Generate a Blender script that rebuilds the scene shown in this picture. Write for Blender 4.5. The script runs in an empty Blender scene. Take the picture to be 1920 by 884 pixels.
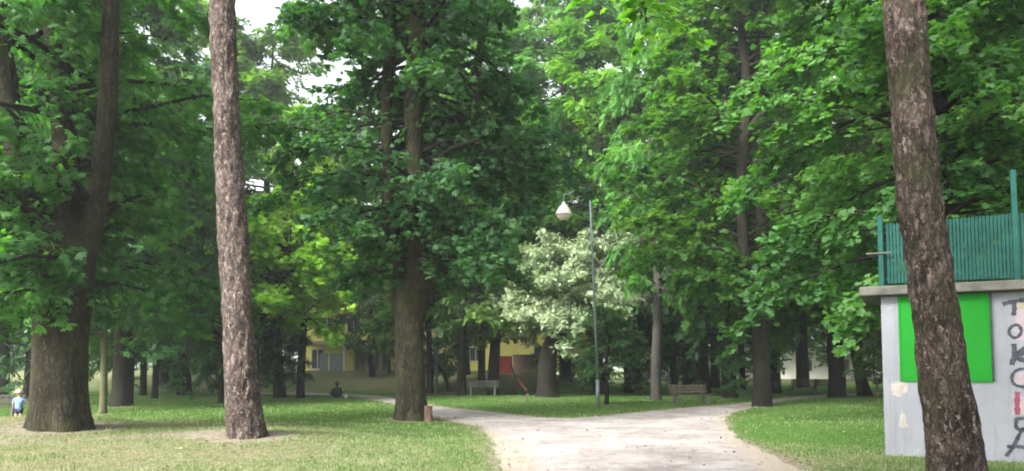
import bpy, math, random
import numpy as np
from mathutils import Vector, noise, geometry

# ------------------------------------------------------------------ camera, sky, sun, exposure
scene = bpy.context.scene
C = scene.collection
F = 1400.0
PITCH = math.radians(3.5)
cd = bpy.data.cameras.new("camera"); cam = bpy.data.objects.new("camera", cd); C.objects.link(cam)
cam.location = (0, 0, 1.6); cam.rotation_euler = (math.radians(90) + PITCH, 0, 0)
cd.sensor_width = 36; cd.lens = F * 36 / 1920; cd.shift_y = 162 / 1920
cd.clip_start = 0.1; cd.clip_end = 3000
scene.camera = cam

SUN_EL, SUN_AZ = math.radians(35), math.radians(224)      # azimuth clockwise from +Y: behind and to the left
w = bpy.data.worlds.new("World"); scene.world = w; w.use_nodes = True
nt = w.node_tree; nt.nodes.clear()
sky = nt.nodes.new("ShaderNodeTexSky"); sky.sky_type = 'NISHITA'; sky.sun_disc = False
sky.sun_elevation = SUN_EL; sky.sun_rotation = SUN_AZ; sky.dust_density = 6; sky.air_density = 1.0
hs = nt.nodes.new("ShaderNodeHueSaturation"); hs.inputs['Saturation'].default_value = 0.22
hs.inputs['Value'].default_value = 1.2
bg = nt.nodes.new("ShaderNodeBackground"); bg.inputs['Strength'].default_value = 0.15
wo = nt.nodes.new("ShaderNodeOutputWorld")
nt.links.new(sky.outputs[0], hs.inputs['Color']); nt.links.new(hs.outputs[0], bg.inputs[0]); nt.links.new(bg.outputs[0], wo.inputs[0])
ld = bpy.data.lights.new("sun", 'SUN'); sun = bpy.data.objects.new("sun", ld); C.objects.link(sun)
ld.energy = 1.9; ld.angle = math.radians(14); ld.color = (1.0, 0.96, 0.9)
sd = Vector((math.sin(SUN_AZ) * math.cos(SUN_EL), math.cos(SUN_AZ) * math.cos(SUN_EL), math.sin(SUN_EL)))
sun.rotation_euler = sd.to_track_quat('Z', 'Y').to_euler()
scene.view_settings.view_transform = 'Standard'; scene.view_settings.look = 'None'
scene.view_settings.gamma = 1; scene.view_settings.exposure = 1.82
scene.render.engine = 'CYCLES'
scene.cycles.max_bounces = 10; scene.cycles.diffuse_bounces = 6; scene.cycles.glossy_bounces = 2
scene.cycles.transmission_bounces = 6; scene.cycles.use_denoising = True
scene.cycles.filter_width = 1.9

# ------------------------------------------------------------------ helpers
def ray(px, py):
    xc, yc = (px - 960) / F, (604 - py) / F
    return np.array([xc, math.cos(PITCH) - yc * math.sin(PITCH), math.sin(PITCH) + yc * math.cos(PITCH)])
def at(px, py, Y):
    d = ray(px, py); t = Y / d[1]
    return np.array([0, 0, 1.6]) + d * t
def sst(a, b, x):
    t = np.clip((x - a) / (b - a), 0, 1); return t * t * (3 - 2 * t)
def flat_ground(px, py):
    d = ray(px, py); t = -1.6 / d[2]; return d[0] * t, d[1] * t

# path outline measured on level ground
PATH_PX = [(1540, 905), (1500, 882), (1440, 852), (1398, 830), (1368, 806), (1360, 790), (1372, 776), (1400, 768), (1450, 757), (1500, 749.5), (1560, 744), (1660, 739),
           (1660, 736.5), (1560, 740), (1500, 744), (1440, 750), (1390, 757), (1300, 764), (1200, 773), (1130, 781), (1070, 785.5), (1010, 783), (950, 776), (890, 770), (820, 762.5),
           (770, 753), (730, 746), (700, 741.5), (640, 738.5), (560, 737), (470, 736), (470, 739), (560, 740.5), (630, 742.5), (670, 746), (705, 752), (745, 760), (790, 771), (812, 782),
           (850, 792), (892, 800), (912, 815), (925, 840), (938, 870), (945, 905)]
PATH = [flat_ground(*p) for p in PATH_PX]
PATH = [(5.1, 8.0), (4.0, 3.0), (3.6, -6.0), (-1.4, -6.0), (-1.0, 3.0), (-0.4, 8.0)][0:0] + PATH
# carry the path on towards and past the camera
PATH = PATH + [(-0.3, 7.5), (-0.8, 3.0), (-1.6, -6.0), (3.0, -6.0), (3.6, 3.0), (4.4, 7.5)]
_pa = np.array(PATH)
_r = random.Random(5)
def refine(poly, step, amp):
    out = []
    n = len(poly)
    for i in range(n):
        a, b = np.array(poly[i]), np.array(poly[(i + 1) % n])
        L = np.linalg.norm(b - a); k = max(1, int(L / step))
        nrm = np.array([-(b - a)[1], (b - a)[0]]) / max(L, 1e-6)
        for j in range(k):
            p = a + (b - a) * j / k
            q = amp * (noise.noise(Vector((p[0] * 1.3, p[1] * 1.3, 3))) * 1.2 + noise.noise(Vector((p[0] * 6, p[1] * 6, 9))) * .5)
            out.append(p + nrm * q)
    return np.array(out)
PATHR = refine(PATH, 0.14, 0.10)
def seg_dist(X, Y, poly):
    d = np.full(np.shape(X), 1e9)
    n = len(poly)
    for i in range(n):
        a, b = poly[i], poly[(i + 1) % n]
        ab = b - a; L2 = ab @ ab + 1e-9
        t = np.clip(((X - a[0]) * ab[0] + (Y - a[1]) * ab[1]) / L2, 0, 1)
        d = np.minimum(d, np.hypot(X - a[0] - t * ab[0], Y - a[1] - t * ab[1]))
    return d
def inside(X, Y, poly):
    c = np.zeros(np.shape(X), bool); n = len(poly)
    for i in range(n):
        x0, y0 = poly[i]; x1, y1 = poly[(i + 1) % n]
        if y0 == y1: continue
        cond = ((y0 > Y) != (y1 > Y)) & (X < (x1 - x0) * (Y - y0) / (y1 - y0) + x0)
        c ^= cond
    return c
def path_sd(X, Y, poly=None):
    poly = _pa if poly is None else poly
    d = seg_dist(X, Y, poly); return np.where(inside(X, Y, poly), -d, d)
def wav(X, Y, s, k):
    return (np.sin(X * s + 1.3 * k + 1.7 * np.sin(Y * s * .7 + k)) + np.sin(Y * s * 1.13 + 2.1 * k + 1.5 * np.sin(X * s * .6 + 2 * k))) * .5
def height(X, Y, sd=None):
    X = np.asarray(X, float); Y = np.asarray(Y, float)
    if sd is None: sd = path_sd(X, Y)
    g = lambda cx, cy, sx, sy: np.exp(-((X - cx) / sx) ** 2 - ((Y - cy) / sy) ** 2)
    h = .38 * g(-12.3, 18.6, 3.4, 2.6) + .24 * g(-5.6, 15.8, 2.6, 2.0) + .2 * g(-3.2, 22.9, 1.7, 1.5) + .14 * g(-9, 14.5, 6, 3)
    h = h - .3 * g(-19, 25, 5, 5) + .025 * wav(X, Y, .9, 1) + .012 * wav(X, Y, 2.7, 2)
    h = h * sst(0.0, 2.6, sd)
    rise = 1.35 * sst(45.5, 57, Y) * sst(9, 1, X)
    return h + rise * sst(0, 1.5, sd)
def hz(x, y): return float(height(np.array([x]), np.array([y]))[0])
def ground(px, py):
    d = ray(px, py); lo = 3.0
    t = 6.0
    while t < 400:
        p = np.array([0, 0, 1.6]) + d * t
        if p[2] < hz(p[0], p[1]): break
        t *= 1.01
    a, b = t / 1.01, t
    for _ in range(14):
        m = (a + b) / 2; p = np.array([0, 0, 1.6]) + d * m
        if p[2] < hz(p[0], p[1]): b = m
        else: a = m
    p = np.array([0, 0, 1.6]) + d * b
    return np.array([p[0], p[1], hz(p[0], p[1])])

def tag(o, label=None, cat=None, group=None, kind=None):
    if label: o['label'] = label
    if cat: o['category'] = cat
    if group: o['group'] = group
    if kind: o['kind'] = kind
    return o
def empty(name, loc, rz=0):
    o = bpy.data.objects.new(name, None); C.objects.link(o); o.location = loc; o.rotation_euler[2] = rz
    o.empty_display_size = .3
    return o
def mesh_np(name, V, quads=None, tris=None, tone=None, smooth=False):
    me = bpy.data.meshes.new(name)
    V = np.asarray(V, np.float32)
    lens = []; idx = []
    if quads is not None and len(quads): idx.append(np.asarray(quads, np.int32).ravel()); lens.append(np.full(len(quads), 4, np.int32))
    if tris is not None and len(tris): idx.append(np.asarray(tris, np.int32).ravel()); lens.append(np.full(len(tris), 3, np.int32))
    idx = np.concatenate(idx); lens = np.concatenate(lens)
    me.vertices.add(len(V)); me.vertices.foreach_set('co', V.ravel())
    me.loops.add(len(idx)); me.loops.foreach_set('vertex_index', idx)
    me.polygons.add(len(lens)); st = np.concatenate([[0], np.cumsum(lens)[:-1]]).astype(np.int32)
    me.polygons.foreach_set('loop_start', st); me.polygons.foreach_set('loop_total', lens)
    if smooth: me.polygons.foreach_set('use_smooth', np.ones(len(lens), bool))
    if tone is not None:
        a = me.attributes.new('tone', 'FLOAT', 'POINT'); a.data.foreach_set('value', np.asarray(tone, np.float32))
    me.update(calc_edges=True); me.validate()
    return me
def link(name, me, mat, parent=None):
    o = bpy.data.objects.new(name, me); C.objects.link(o)
    if mat is not None:
        me.materials.clear(); me.materials.append(mat)
    if parent: o.parent = parent
    return o
def copy_tree(o, parent=None):
    c = o.copy(); C.objects.link(c); c.parent = parent
    for ch in list(o.children): copy_tree(ch, c)
    return c

BARE = []
class MB:
    """collects boxes, tubes and polygons into one mesh"""
    def __init__(s): s.V = []; s.f = []
    def add(s, V, faces):
        b = len(s.V); s.V += [tuple(map(float, v)) for v in V]; s.f += [tuple(b + i for i in f) for f in faces]
    def box(s, x0, x1, y0, y1, z0, z1, M=None, bev=0.0):
        V = [(x, y, z) for z in (z0, z1) for x, y in ((x0, y0), (x1, y0), (x1, y1), (x0, y1))]
        if M: V = [M(v) for v in V]
        s.add(V, [(0, 3, 2, 1), (4, 5, 6, 7), (0, 1, 5, 4), (1, 2, 6, 5), (2, 3, 7, 6), (3, 0, 4, 7)])
    def bar(s, a, b, wx, wy, up=(0, 0, 1)):
        a, b = Vector(a), Vector(b); t = (b - a).normalized(); u = Vector(up)
        if abs(t.dot(u)) > .95: u = Vector((0, 1, 0))
        x = t.cross(u).normalized(); y = x.cross(t)
        V = [p + x * sx * wx / 2 + y * sy * wy / 2 for p in (a, b) for sx, sy in ((-1, -1), (1, -1), (1, 1), (-1, 1))]
        s.add(V, [(0, 3, 2, 1), (4, 5, 6, 7), (0, 1, 5, 4), (1, 2, 6, 5), (2, 3, 7, 6), (3, 0, 4, 7)])
    def tube(s, pts, rad, n=10, caps=True):
        V, Q = tube(pts, rad, n); b = len(s.V)
        s.add(V, [tuple(q) for q in Q])
        if caps:
            s.f.append(tuple(b + i for i in range(n))[::-1]); m = len(pts); s.f.append(tuple(b + (m - 1) * n + i for i in range(n)))
    def lathe(s, c, prof, n=20):
        V = []; fs = []
        for r, z in prof:
            for i in range(n):
                a = 2 * math.pi * i / n; V.append((c[0] + r * math.cos(a), c[1] + r * math.sin(a), c[2] + z))
        for k in range(len(prof) - 1):
            for i in range(n):
                j = (i + 1) % n; fs.append((k * n + i, k * n + j, (k + 1) * n + j, (k + 1) * n + i))
        s.add(V, fs)
    def build(s, name, mat, parent=None, smooth=False, bevel=0):
        me = bpy.data.meshes.new(name); me.from_pydata(s.V, [], s.f); me.update()
        if smooth: me.polygons.foreach_set('use_smooth', np.ones(len(me.polygons), bool))
        o = link(name, me, mat, parent)
        if bevel:
            m = o.modifiers.new('bevel', 'BEVEL'); m.width = bevel; m.segments = 2; m.limit_method = 'ANGLE'
        return o

def tube(pts, rad, n=8, ref=None):
    P = np.asarray(pts, float); m = len(P); rad = np.broadcast_to(np.asarray(rad, float), (m,))
    T = np.gradient(P, axis=0); T /= np.linalg.norm(T, axis=1)[:, None] + 1e-9
    if ref is None:
        ref = np.array([1., 0, 0]) if abs(T[:, 2]).mean() > .6 else np.array([0, 0, 1.])
    A = np.cross(T, ref); A /= np.linalg.norm(A, axis=1)[:, None] + 1e-9; B = np.cross(T, A)
    an = np.linspace(0, 2 * np.pi, n, endpoint=False)
    V = P[:, None, :] + rad[:, None, None] * (np.cos(an)[None, :, None] * A[:, None, :] + np.sin(an)[None, :, None] * B[:, None, :])
    V = V.reshape(-1, 3)
    k = np.arange(m - 1)[:, None] * n; i = np.arange(n)[None, :]; j = (i + 1) % n
    Q = np.stack([k + i, k + j, k + n + j, k + n + i], -1).reshape(-1, 4)
    return V, Q
def spline(pts, n):
    P = np.asarray(pts, float)
    if len(P) == 2: P = np.array([P[0], (P[0] + P[1]) / 2, P[1]])
    E = np.vstack([2 * P[0] - P[1], P, 2 * P[-1] - P[-2]]); out = []
    m = len(P) - 1
    for u in np.linspace(0, m - 1e-6, n):
        i = int(u); t = u - i; a, b, c, d = E[i], E[i + 1], E[i + 2], E[i + 3]
        out.append(.5 * (2 * b + (c - a) * t + (2 * a - 5 * b + 4 * c - d) * t * t + (3 * b - a - 3 * c + d) * t ** 3))
    return np.array(out)
class NB:
    """numpy accumulator"""
    def __init__(s): s.V = []; s.Q = []; s.T = []; s.n = 0
    def add(s, V, Q, tone=None):
        s.V.append(V); s.Q.append(np.asarray(Q) + s.n); s.n += len(V)
        s.T.append(np.full(len(V), .5) if tone is None else tone)
    def mesh(s, name, smooth=False):
        return mesh_np(name, np.concatenate(s.V), np.concatenate(s.Q), None, np.concatenate(s.T), smooth)

# ------------------------------------------------------------------ materials
def new_mat(name):
    m = bpy.data.materials.new(name); m.use_nodes = True; t = m.node_tree; t.nodes.clear()
    o = t.nodes.new('ShaderNodeOutputMaterial'); return m, t, o
class NT:
    def __init__(s, t): s.t = t
    def n(s, kind, **kw):
        nd = s.t.nodes.new('ShaderNode' + kind)
        for k, v in kw.items():
            if k in nd.inputs.keys() if hasattr(nd.inputs, 'keys') else False: pass
            setattr(nd, k, v)
        return nd
    def l(s, a, b): s.t.links.new(a, b)
    def noise(s, vec, scale, detail=4, rough=.55):
        x = s.n('TexNoise'); x.inputs['Scale'].default_value = scale; x.inputs['Detail'].default_value = detail
        x.inputs['Roughness'].default_value = rough
        if vec is not None: s.l(vec, x.inputs['Vector'])
        return x.outputs['Fac']
    def ramp(s, fac, stops, interp='LINEAR'):
        r = s.n('ValToRGB'); e = r.color_ramp; e.interpolation = interp
        while len(e.elements) < len(stops): e.elements.new(.5)
        for el, (p, c) in zip(e.elements, stops):
            el.position = p; el.color = (c, c, c, 1) if isinstance(c, (int, float)) else (*c, 1)
        s.l(fac, r.inputs[0]); return r.outputs[0]
    def mix(s, fac, a, b, mode='MIX'):
        m = s.n('MixRGB'); m.blend_type = mode
        for k, v in ((0, fac), (1, a), (2, b)):
            if isinstance(v, (int, float)): m.inputs[k].default_value = v if k == 0 else (v, v, v, 1)
            elif isinstance(v, tuple): m.inputs[k].default_value = (*v, 1)
            else: s.l(v, m.inputs[k])
        return m.outputs[0]
    def math(s, op, a, b=0.0):
        m = s.n('Math'); m.operation = op
        for k, v in ((0, a), (1, b)):
            if isinstance(v, (int, float)): m.inputs[k].default_value = v
            else: s.l(v, m.inputs[k])
        return m.outputs[0]
    def mapping(s, vec, scale):
        m = s.n('Mapping'); m.inputs['Scale'].default_value = scale; s.l(vec, m.inputs['Vector']); return m.outputs[0]
    def bsdf(s, out, color, rough=.8, bump=None, bstr=.5, bdist=.02, spec=.3, metal=0):
        b = s.n('BsdfPrincipled')
        if isinstance(color, tuple): b.inputs['Base Color'].default_value = (*color, 1)
        else: s.l(color, b.inputs['Base Color'])
        if isinstance(rough, (int, float)): b.inputs['Roughness'].default_value = rough
        else: s.l(rough, b.inputs['Roughness'])
        b.inputs['Specular IOR Level'].default_value = spec; b.inputs['Metallic'].default_value = metal
        if bump is not None:
            u = s.n('Bump'); u.inputs['Strength'].default_value = bstr; u.inputs['Distance'].default_value = bdist
            s.l(bump, u.inputs['Height']); s.l(u.outputs[0], b.inputs['Normal'])
        s.l(b.outputs[0], out.inputs[0]); return b
def simple(name, col, rough=.7, vary=.15, scale=6, spec=.3, metal=0, bump=.0):
    m, t, o = new_mat(name); N = NT(t); tc = N.n('TexCoord').outputs['Object']
    f = N.noise(tc, scale, 5); d = tuple(c * (1 - vary) for c in col); l = tuple(min(1, c * (1 + vary)) for c in col)
    c = N.ramp(f, [(.3, d), (.7, l)])
    N.bsdf(o, c, rough, f if bump else None, bump, .01, spec, metal); return m
def leaf_mat(name, dark, mid, light, trans, tfac=.38, rough=.55, spec=.25, hue=.012, val=.12):
    m, t, o = new_mat(name); N = NT(t)
    a = N.n('Attribute'); a.attribute_name = 'tone'
    r = N.ramp(a.outputs['Fac'], [(0.05, dark), (.5, mid), (.95, light)])
    oi = N.n('ObjectInfo')
    h = N.n('HueSaturation'); N.l(r, h.inputs['Color'])
    N.l(N.math('ADD', N.math('MULTIPLY', oi.outputs['Random'], 2 * hue), .5 - hue), h.inputs['Hue'])
    N.l(N.math('ADD', N.math('MULTIPLY', oi.outputs['Random'], 2 * val), 1 - val), h.inputs['Value'])
    p = N.n('BsdfPrincipled'); N.l(h.outputs[0], p.inputs['Base Color']); p.inputs['Roughness'].default_value = rough
    p.inputs['Specular IOR Level'].default_value = spec
    tr = N.n('BsdfTranslucent'); N.l(N.mix(1.0, h.outputs[0], trans, 'MULTIPLY'), tr.inputs[0])
    mx = N.n('MixShader'); mx.inputs[0].default_value = tfac
    N.l(p.outputs[0], mx.inputs[1]); N.l(tr.outputs[0], mx.inputs[2]); N.l(mx.outputs[0], o.inputs[0]); return m
def bark_mat(name, crack, base, light, moss=None, vs=(9, 9, 2.2), bump=1.0, flakes=0.0, bd=.04):
    m, t, o = new_mat(name); N = NT(t); tc = N.n('TexCoord').outputs['Object']
    ns = N.n('TexNoise'); ns.inputs['Scale'].default_value = 7; ns.inputs['Detail'].default_value = 5; ns.inputs['Roughness'].default_value = .65; N.l(tc, ns.inputs['Vector'])
    warp = N.mix(.22, tc, ns.outputs['Color'], 'ADD')
    v = N.n('TexVoronoi'); v.feature = 'DISTANCE_TO_EDGE'; v.inputs['Scale'].default_value = 1.0; N.l(N.mapping(warp, vs), v.inputs['Vector'])
    edge = N.ramp(v.outputs['Distance'], [(0.0, 0.0), (.22, 1.0)])
    r1 = N.noise(N.mapping(warp, (vs[0] * 1.2, vs[1] * 1.2, vs[2] * .8)), 1.0, 7, .75)
    r2 = N.noise(N.mapping(tc, (vs[0] * 4, vs[1] * 4, vs[2] * 3)), 1.0, 3, .6)
    big = N.noise(tc, 1.1, 3, .5)
    tone = N.math('ADD', N.math('MULTIPLY', r1, .6), N.math('ADD', N.math('MULTIPLY', r2, .25), N.math('MULTIPLY', big, .25)))
    plate = N.ramp(tone, [(.44, crack), (.53, base), (.64, light)])
    col = N.mix(N.math('ADD', N.math('MULTIPLY', edge, .7), .3), crack, plate)
    if flakes:
        fl = N.noise(N.mapping(warp, (24, 24, 7)), 1.0, 2, .5)
        fm = N.ramp(fl, [(.60, 0.0), (.66, flakes)])
        col = N.mix(fm, col, tuple(min(.5, c * 1.55) for c in light))
    if moss:
        mm = N.ramp(N.noise(tc, 1.3, 5, .65), [(.48, 0.0), (.66, .75)])
        col = N.mix(mm, col, moss)
    hgt = N.math('ADD', N.math('MULTIPLY', edge, .35), r1)
    N.bsdf(o, col, .92, hgt, bump, bd, .12); return m

M = {}
M['chestnut'] = leaf_mat('chestnut_leaf', (.036, .11, .034), (.066, .18, .050), (.12, .265, .078), (1.6, 2.0, .5), .47)
M['center'] = leaf_mat('linden_leaf', (.023, .074, .031), (.043, .124, .046), (.092, .20, .08), (1.5, 1.9, .5), .45)
M['maple'] = leaf_mat('maple_leaf', (.030, .095, .016), (.060, .158, .023), (.13, .26, .036), (1.7, 1.9, .35), .5)
M['bright'] = leaf_mat('young_leaf', (.14, .26, .03), (.23, .39, .045), (.32, .47, .07), (1.5, 1.6, .4), .5)
M['dark'] = leaf_mat('dark_leaf', (.026, .082, .032), (.046, .128, .044), (.09, .19, .068), (1.4, 1.7, .5), .38)
M['mid'] = leaf_mat('mid_leaf', (.036, .10, .023), (.068, .16, .034), (.125, .245, .055), (1.5, 1.7, .5), .5, hue=.02, val=.2)
M['silver'] = leaf_mat('silver_leaf', (.15, .23, .11), (.27, .35, .20), (.43, .50, .32), (1.1, 1.2, .7), .35)
M['spruce'] = leaf_mat('spruce_needle', (.012, .036, .021), (.02, .058, .032), (.04, .09, .05), (1, 1, 1), .1)
M['pine_bark'] = bark_mat('pine_bark', (.024, .018, .015), (.088, .066, .057), (.25, .20, .18), None, (17, 17, 5), 1.0, .7, .05)
M['pine_bark_mossy'] = bark_mat('pine_bark_mossy', (.011, .008, .007), (.048, .035, .029), (.17, .132, .114), (.036, .04, .018), (14, 14, 4), 1.0, .75, .05)
M['bark'] = bark_mat('old_bark', (.014, .012, .008), (.042, .037, .024), (.088, .078, .052), (.062, .064, .026), (13, 13, 1.7), 1.0, 0, .06)
M['bark_dark'] = bark_mat('dark_bark', (.008, .007, .006), (.018, .016, .012), (.035, .031, .024), (.02, .024, .012), (14, 14, 2.2), .8, 0, .03)
M['bark_grey'] = bark_mat('grey_bark', (.04, .037, .032), (.075, .069, .06), (.11, .10, .09), None, (14, 14, 3), .6, 0, .02)
M['bark_pale'] = bark_mat('pale_bark', (.06, .062, .03), (.095, .095, .048), (.14, .137, .07), None, (14, 14, 3), .5, 0, .02)

# ground
def ground_mat():
    m, t, o = new_mat('lawn_and_soil'); N = NT(t); g = N.n('NewGeometry').outputs['Position']
    a = N.n('Attribute'); a.attribute_name = 'tone'; b = N.n('Attribute'); b.attribute_name = 'soil'
    n1 = N.noise(g, .8, 6, .6); n2 = N.noise(g, 7, 6, .7); n3 = N.noise(g, 38, 3, .7)
    gr = N.ramp(N.math('ADD', N.math('MULTIPLY', n2, .6), N.math('MULTIPLY', n1, .4)), [(.3, (.045, .105, .016)), (.5, (.075, .165, .026)), (.72, (.12, .225, .045))])
    st = N.ramp(N.math('ADD', N.math('MULTIPLY', n2, .5), N.math('MULTIPLY', n3, .5)), [(.3, (.13, .13, .065)), (.55, (.24, .22, .135)), (.72, (.36, .33, .23))])
    so = N.ramp(N.math('ADD', N.math('MULTIPLY', n2, .6), N.math('MULTIPLY', n3, .4)), [(.3, (.14, .11, .08)), (.5, (.27, .235, .18)), (.7, (.42, .38, .30))])
    d = N.math('ADD', a.outputs['Fac'], N.math('MULTIPLY', N.math('SUBTRACT', N.math('ADD', N.math('MULTIPLY', n2, .6), N.math('MULTIPLY', n1, .4)), .5), 1.6))
    dm = N.ramp(d, [(.25, 0.0), (.75, 1.0)])
    s = N.math('ADD', b.outputs['Fac'], N.math('MULTIPLY', N.math('SUBTRACT', n2, .5), 1.3))
    sm = N.ramp(s, [(.4, 0.0), (.75, 1.0)])
    col = N.mix(sm, N.mix(dm, gr, st), so)
    N.bsdf(o, col, .95, N.math('ADD', n3, n2), 1.0, .05, .1); return m
M['ground'] = ground_mat()
def path_mat():
    m, t, o = new_mat('path_gravel'); N = NT(t); g = N.n('NewGeometry').outputs['Position']
    n1 = N.noise(g, .55, 6, .7); n2 = N.noise(g, 4, 8, .8); n3 = N.noise(g, 45, 3, .8)
    f = N.math('ADD', N.math('MULTIPLY', n1, .55), N.math('ADD', N.math('MULTIPLY', n2, .3), N.math('MULTIPLY', n3, .15)))
    c = N.ramp(f, [(.36, (.165, .145, .135)), (.46, (.25, .225, .214)), (.54, (.355, .328, .316)), (.7, (.43, .403, .392))])
    a = N.n('Attribute'); a.attribute_name = 'tone'
    em = N.ramp(N.math('ADD', a.outputs['Fac'], N.math('MULTIPLY', N.math('SUBTRACT', n2, .5), .9)), [(.35, 0.0), (.8, 1.0)])
    c = N.mix(em, c, (.33, .28, .235))
    v = N.n('TexVoronoi'); v.inputs['Scale'].default_value = 45; N.l(g, v.inputs['Vector'])
    N.bsdf(o, c, .95, N.math('ADD', v.outputs['Distance'], n2), .7, .015, .15); return m
M['path'] = path_mat()
M['blade'] = leaf_mat('grass_blade', (.045, .115, .018), (.095, .18, .04), (.33, .31, .20), (1.3, 1.4, .6), .3, .6, .2)

# ------------------------------------------------------------------ ground sheet
def axis(segs):
    out = [segs[0][0]]
    for a, b, s in segs:
        k = max(1, int(round((b - a) / s))); out += list(a + (b - a) * (np.arange(k) + 1) / k)
    return np.array(out)
gx = axis([(-900, -120, 60), (-120, -30, 4), (-30, 30, .3), (30, 120, 4), (120, 900, 60)])
gy = axis([(-80, 6, 3), (6, 48, .3), (48, 70, .8), (70, 150, 5), (150, 1500, 90)])
GX, GY = np.meshgrid(gx, gy)
sdg = path_sd(GX, GY)
GZ = height(GX, GY, sdg)
def dryness(X, Y, sd):
    near = sst(22.5, 17.5, Y + .25 * X + 1.2 * wav(X, Y, .35, 3)) * sst(1.0, -1.5, X)
    d = .10 + .53 * near
    d = d + .3 * np.exp(-((X + 12) / 4) ** 2 - ((Y - 20) / 3.5) ** 2)
    d = d + .48 * sst(45, 49, Y) * sst(9, 0, X)
    d = d + .4 * sst(15.5, 12.5, Y) * sst(3, 5, X)
    d = d + .25 * sst(.8, .1, sd) + .12 * wav(X, Y, .6, 5)
    d = d + .35 * sst(50, 80, Y)
    # the lusher patch by the path and in the foreground
    d = d - .3 * np.exp(-((X + 2.0) / 2.6) ** 2 - ((Y - 17) / 3.5) ** 2)
    return d
GD = dryness(GX, GY, sdg)
nx, ny = len(gx), len(gy)
ii = np.arange(ny - 1)[:, None] * nx + np.arange(nx - 1)[None, :]
GQ = np.stack([ii, ii + 1, ii + nx + 1, ii + nx], -1).reshape(-1, 4)
ground_me = mesh_np('ground', np.stack([GX, GY, GZ], -1).reshape(-1, 3), GQ, None, GD.ravel(), True)
go = tag(link('ground', ground_me, M['ground']), kind='structure')

# path sheet
bx0, by0 = PATHR.min(0); bx1, by1 = PATHR.max(0)
px_, py_ = np.meshgrid(np.arange(bx0, bx1, .5), np.arange(by0, by1, .5))
px_ = px_.ravel() + np.random.RandomState(1).uniform(-.1, .1, px_.size); py_ = py_.ravel()
sdr = path_sd(px_, py_, PATHR)
keep = sdr < -.15
vin = [Vector(p) for p in PATHR] + [Vector((a, b)) for a, b in zip(px_[keep], py_[keep])]
nb = len(PATHR)
ov, oe, of, *_ = geometry.delaunay_2d_cdt(vin, [], [list(range(nb))], 1, 1e-5)
OV = np.array([(v.x, v.y) for v in ov])
sdo = -path_sd(OV[:, 0], OV[:, 1], PATHR)
OZ = height(OV[:, 0], OV[:, 1]) + .010 + .02 * sst(0, 1.2, sdo)
pm = bpy.data.meshes.new('path'); pm.from_pydata([(a, b, c) for (a, b), c in zip(OV, OZ)], [], [list(f) for f in of])
edge_tone = .75 * sst(.9, 0, sdo) + .55 * sst(1.2, 3.2, OV[:, 0] * 0 + 3) * np.exp(-((OV[:, 0] - 4.4) / .9) ** 2 - ((OV[:, 1] - 11.5) / 3.5) ** 2) \
    + .6 * np.exp(-((OV[:, 0] - .15) / .55) ** 2 - ((OV[:, 1] - 13) / 4) ** 2)
at_ = pm.attributes.new('tone', 'FLOAT', 'POINT'); at_.data.foreach_set('value', edge_tone.astype(np.float32))
pm.polygons.foreach_set('use_smooth', np.ones(len(pm.polygons), bool)); pm.update()
tag(link('path', pm, M['path']), kind='structure')

# ------------------------------------------------------------------ leaves and tree growth
def tmpl_palm(wd=.2, n=5, spread=70, droop=.22):
    V = []; Q = []
    for k, a in enumerate(np.linspace(-spread, spread, n)):
        L = 1 - .35 * (abs(a) / spread) ** 1.3; a = math.radians(a); c, s = math.cos(a), math.sin(a); b = len(V)
        for u, v, z in ((0, 0, 0), (.6 * L, -wd * L, -droop * .35), (L, 0, -droop), (.6 * L, wd * L, -droop * .35)):
            V.append((u * c - v * s, u * s + v * c, z + (.0 if v else 0.02)))
        Q.append((b, b + 1, b + 2, b + 3))
    return np.array(V), np.array(Q)
def tmpl_oval(w_=.28):
    V = [(0, 0, 0), (.45, -w_, .05), (1, 0, -.12), (.5, 0, 0), (.45, w_, .05)]
    return np.array(V), np.array([(0, 1, 2, 3), (0, 3, 2, 4)])
def tmpl_spray(n=7, w_=.14, seed=1):
    rs = np.random.RandomState(seed); V = []; Q = []
    for k in range(n):
        x0 = .75 * k / (n - 1); a = math.radians((1 if k % 2 else -1) * rs.uniform(25, 75)) if k < n - 1 else 0
        L = rs.uniform(.32, .42); z0 = rs.uniform(-.08, .08); tl = rs.uniform(-.25, .25); c, s = math.cos(a), math.sin(a); b = len(V)
        for u, v, z in ((0, 0, 0), (.5 * L, -w_ * rs.uniform(.8, 1.2), .02 - tl * .1), (L, 0, -.08), (.5 * L, w_ * rs.uniform(.8, 1.2), .02 + tl * .1)):
            V.append((x0 + u * c - v * s, u * s + v * c, z0 + z - .12 * x0))
        Q.append((b, b + 1, b + 2, b + 3))
    return np.array(V), np.array(Q)
T_PALM = tmpl_palm(); T_LOBE = tmpl_palm(.30, 5, 100, .12); T_OVAL = tmpl_oval(); T_SPRAY = tmpl_spray(); T_FAR = tmpl_spray(5, .2, 4)
T_NEEDLE = tmpl_spray(9, .035, 7)
def place_leaves(P, D, Nn, S, tmpl, tone):
    TV, TQ = tmpl
    D = D / (np.linalg.norm(D, axis=1)[:, None] + 1e-9)
    Sd = np.cross(Nn, D); Sd /= np.linalg.norm(Sd, axis=1)[:, None] + 1e-9
    N2 = np.cross(D, Sd)
    V = P[:, None, :] + S[:, None, None] * (TV[None, :, 0, None] * D[:, None] + TV[None, :, 1, None] * Sd[:, None] + TV[None, :, 2, None] * N2[:, None])
    k = len(TV); Q = (np.arange(len(P)) * k)[:, None, None] + TQ[None]
    return V.reshape(-1, 3), Q.reshape(-1, 4), np.repeat(tone, k)

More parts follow.
